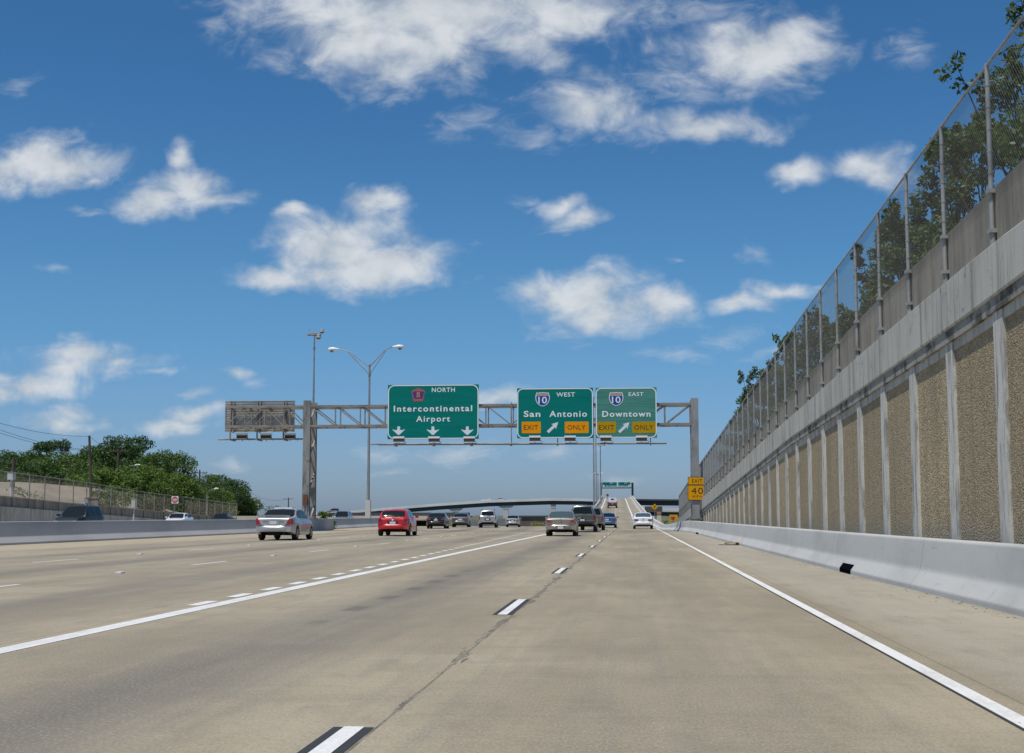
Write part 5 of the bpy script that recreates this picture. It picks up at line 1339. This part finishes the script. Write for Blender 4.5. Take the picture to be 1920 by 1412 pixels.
def tree(name, px, ytop, Y, rad, m, n, size, label, low=.2, nc=26, cl=.36, group='trees beyond the left fence', zb=None):
    p = at(px, ytop, Y); z = bz(p.x, Y) - .2 if zb is None else zb; h = p.z - z
    t = thing(name, (p.x, Y, z), label, 'tree', group)
    cl_ = make_clumps((p.x, Y, z), h, rad, nc, low, 1.0, cl)
    # a topmost clump so that the crown reaches its height
    cl_.append(((p.x, Y, z + h - rad * .25), (rad * .3, rad * .3, rad * .28), (rad * .3) ** 2))
    crown('crown', t, cl_, n, size, m)
    b = MB(); b.tube([(p.x, Y, z), (p.x + .1, Y, z + h * .35), (p.x, Y, z + h * .8)], [h * .03 + .05, h * .022 + .04, .04], 7)
    for cen, r_, _ in cl_[:9]: 
        f = rng.uniform(.25, .6); b.tube([(p.x, Y, z + h * f), ((p.x + cen[0]) / 2, (Y + cen[1]) / 2, (z + h * f + cen[2]) / 2 + .2), cen], [h * .012 + .02, h * .008 + .015, .015], 5)
    b.build('trunk', M_bark, t)
    return t
TL = [(8, 846, 165, 6.0, L_dark, 'dark tree at the left edge of the wood behind the white cabinet'), (48, 848, 175, 5.5, L_mid, 'mid green tree second from the left edge, behind the far fence'),
      (98, 826, 178, 4.2, L_dark, 'tall dark tree with a flat tuft standing out above the left wood'), (128, 850, 160, 5.5, L_mid, 'rounded green tree between the flat-topped tree and the leaning pole'),
      (70, 868, 150, 4.0, L_dark, 'low dark bushy tree below the flat-topped tree'), (158, 846, 172, 5.0, L_dark, 'dark tree directly behind the leaning utility pole'),
      (196, 832, 175, 4.6, L_mid, 'green tree just right of the leaning utility pole'), (228, 817, 172, 4.0, L_dark, 'tallest dark tree behind the brown crossarm pole'),
      (253, 818, 178, 4.4, L_dark, 'tall twin-topped dark tree right of the crossarm pole'), (282, 850, 168, 4.6, L_mid, 'green tree left of the drooping tree at the wood end'),
      (312, 846, 186, 5.4, L_mid, 'broad tree whose boughs hang over to the right above the fence'), (255, 872, 150, 4.8, L_lite, 'bright green tree beside the single-arm street lamp'),
      (205, 880, 150, 4.4, L_lite, 'bright green bushy tree left of the single-arm street lamp'), (300, 886, 165, 5.0, L_lite, 'bright green tree behind the red disc sign'),
      (352, 890, 200, 5.2, L_dark, 'dark green tree left of the thin pole among the trees'), (384, 890, 215, 5.0, L_mid, 'mid green tree behind the thin pole among the trees'),
      (418, 892, 230, 4.6, L_dark, 'round dark tree near the right end of the wood'), (434, 915, 236, 4.6, L_mid, 'low green tree behind the fence end post'),
      (452, 938, 250, 3.4, L_dark, 'last low dark tree at the right end of the wood'), (400, 918, 205, 4.2, L_lite, 'bright low tree behind the far end of the fence')]
for px, yt, Y, rad, m, lab in TL:
    fl_ = rad > 5.2
    tree('broadleaf_tree', px, yt, Y, rad, m, 12500, .145, lab, .10, 60, .25)
for px, yt, Y, rad, lab in ((215, 912, 140, 2.2, 'green shrub seen through the left fence beside the lamp pole'), (190, 920, 136, 1.8, 'olive shrub seen through the left fence by the low block wall'), (268, 916, 148, 2.4, 'green shrub behind the left fence near the utility box'),
                            (345, 930, 166, 2.6, 'shrub behind the left fence right of the red disc sign'), (52, 916, 121, 2.2, 'sparse dry shrub on the bank at the far left'), (300, 922, 155, 2.2, 'leafy shrub behind the left fence below the red disc sign')):
    p = at(px, yt, Y); z = bz(p.x, Y) - .1; t = thing('shrub', (p.x, Y, z), lab, 'shrub', 'shrubs behind the left fence')
    crown('foliage', t, make_clumps((p.x, Y, z), p.z - z, rad, 9, .05, 1, .4), 1500 if px != 52 else 350, .13, L_lite if px in (215, 268, 300) else L_shrub)
    b = MB(); b.tube([(p.x, Y, z), (p.x, Y, z + (p.z - z) * .7)], [.06, .02], 5); b.build('stem', M_bark, t)
for px, yt, Y, rad, lab in ((612, 960, 118, .9, 'small bright shrub at the right of the left gantry column foot'), (533, 946, 190, 2.4, 'small tree showing above the silver sedan roof'), (1005, 976, 226, 1.1, 'pale weeds at the foot of the dark abutment wall'), (1248, 976, 170, 1.3, 'green bush behind the angled barrier below the yellow board')):
    p = at(px, yt, Y); z = -.3 if px < 1000 else (-3.5 if px > 1100 else -2.2); t = thing('shrub', (p.x, Y, z), lab, 'shrub')
    crown('foliage', t, make_clumps((p.x, Y, z), p.z - z, rad, 9, .3, 1, .42), 900, .12, L_lite if px != 1005 else leaf('leaves_pale', (.20, .20, .07), (.30, .29, .12), (.35, .33, .16)))
    b = MB(); b.tube([(p.x, Y, z), (p.x, Y, z + (p.z - z) * .7)], [.06, .02], 5); b.build('stem', M_bark, t)
# a row of bushy trees on the bank behind the right wall
RT = [(23.0, 10.3, 1.5, 'large leafy tree behind the fence at the right edge of the picture'), (26.2, 9.9, 1.5, 'large leafy tree behind the fence just inside the top right corner'),
      (29.3, 9.7, 1.2, 'leafy tree behind the first whole fence bay below the top right corner'), (31.6, 10.2, .9, 'straggling tree whose sprig pokes over the fence rail near the top right corner'),
      (34.4, 9.1, 1.2, 'bushy olive tree behind the second full fence bay from the top right'), (37.6, 9.5, 1.1, 'bushy tree behind the fence below the small right-hand cloud'),
      (40.6, 9.3, .9, 'thin leafy tree behind the fence with open sky to its left'), (45.0, 7.9, 1.1, 'low leafy bush behind the fence after the open stretch of sky'),
      (49.0, 8.0, 1.1, 'low leafy bush where the fence posts begin to crowd'), (53.5, 8.9, 1.2, 'medium bush behind the fence, right of the level of the rail sprigs'),
      (58.0, 8.7, 1.2, 'dense bush behind the fence below the topmost rail sprig'), (62.8, 9.3, 1.2, 'bush with its sprig reaching over the fence rail, highest of the far sprigs'),
      (68.5, 8.9, 1.3, 'dense bush behind the fence between two rail sprigs'), (74.5, 9.3, 1.2, 'bush with leafy tip above the rail, middle of the far row'),
      (81.0, 9.5, 1.3, 'bush rising above the distant rail, right of the brightest far bush'), (87.0, 9.2, 1.4, 'brightest bush above the distant fence rail, nearest the sky gap over the gantry'),
      (94.0, 7.6, 1.3, 'dark bush behind the far fence, below rail height'), (101.0, 7.0, 1.3, 'last dark bush behind the fence before the gantry column')]
for i, (Y, zt_, rad, lab) in enumerate(RT):
    X = 7.35; zg = fCT(Y) - .15; h = zt_ - zg
    t = thing('bushy_tree', (X, Y, zg), lab, 'tree', 'trees behind the right wall fence')
    cl_ = make_clumps((X, Y, zg), h * .93, rad, 34, .06, 1.0, .30)
    tops = []
    for q in range(5):                                         # leafy leading shoots above the crown
        a_ = rng.uniform(0, 2 * PI); r_ = rng.uniform(.2, .75) * rad; z_ = zg + h * rng.uniform(.90, 1.0)
        c_ = (X + math.cos(a_) * r_ - .15, Y + math.sin(a_) * r_, z_); tops.append(c_)
        for d_ in range(3): cl_.append(((c_[0] + rng.normal(0, .08), c_[1] + rng.normal(0, .12), c_[2] - .22 * d_), (.13, .16, .16), .035))
    m_ = L_mid if i in (15,) else L_shrub
    crown('crown', t, cl_, 7500 if Y < 45 else 5500, .058 if Y < 45 else .075, m_)
    b = MB(); b.tube([(X, Y, zg), (X + .05, Y + .05, zg + h * .3), (X, Y, zg + h * .62)], [.08, .055, .02], 6)
    for c_ in tops: b.tube([(X, Y, zg + h * .4), ((X + c_[0]) / 2, (Y + c_[1]) / 2, zg + h * .66), c_], [.03, .02, .006], 4)
    for cen, r2, _ in cl_[:16]: b.tube([(X, Y, zg + h * min(.55, max(.05, (cen[2] - zg) / h * .7))), cen], [.022, .006], 4)
    b.build('trunk', M_bark, t)
# distant wood on the horizon: one mass
V = []; 
k = 2600
xs_ = rng.uniform(-2600, 1500, k); ys_ = rng.uniform(2300, 2700, k)
cl_ = [((x, y, float(rng.uniform(-9, -3))), (40, 20, 4), 1) for x, y in zip(xs_[:500], ys_[:500])]
o = crown('distant_trees', None, cl_, 24000, 1.7, L_dark); o['kind'] = 'stuff'
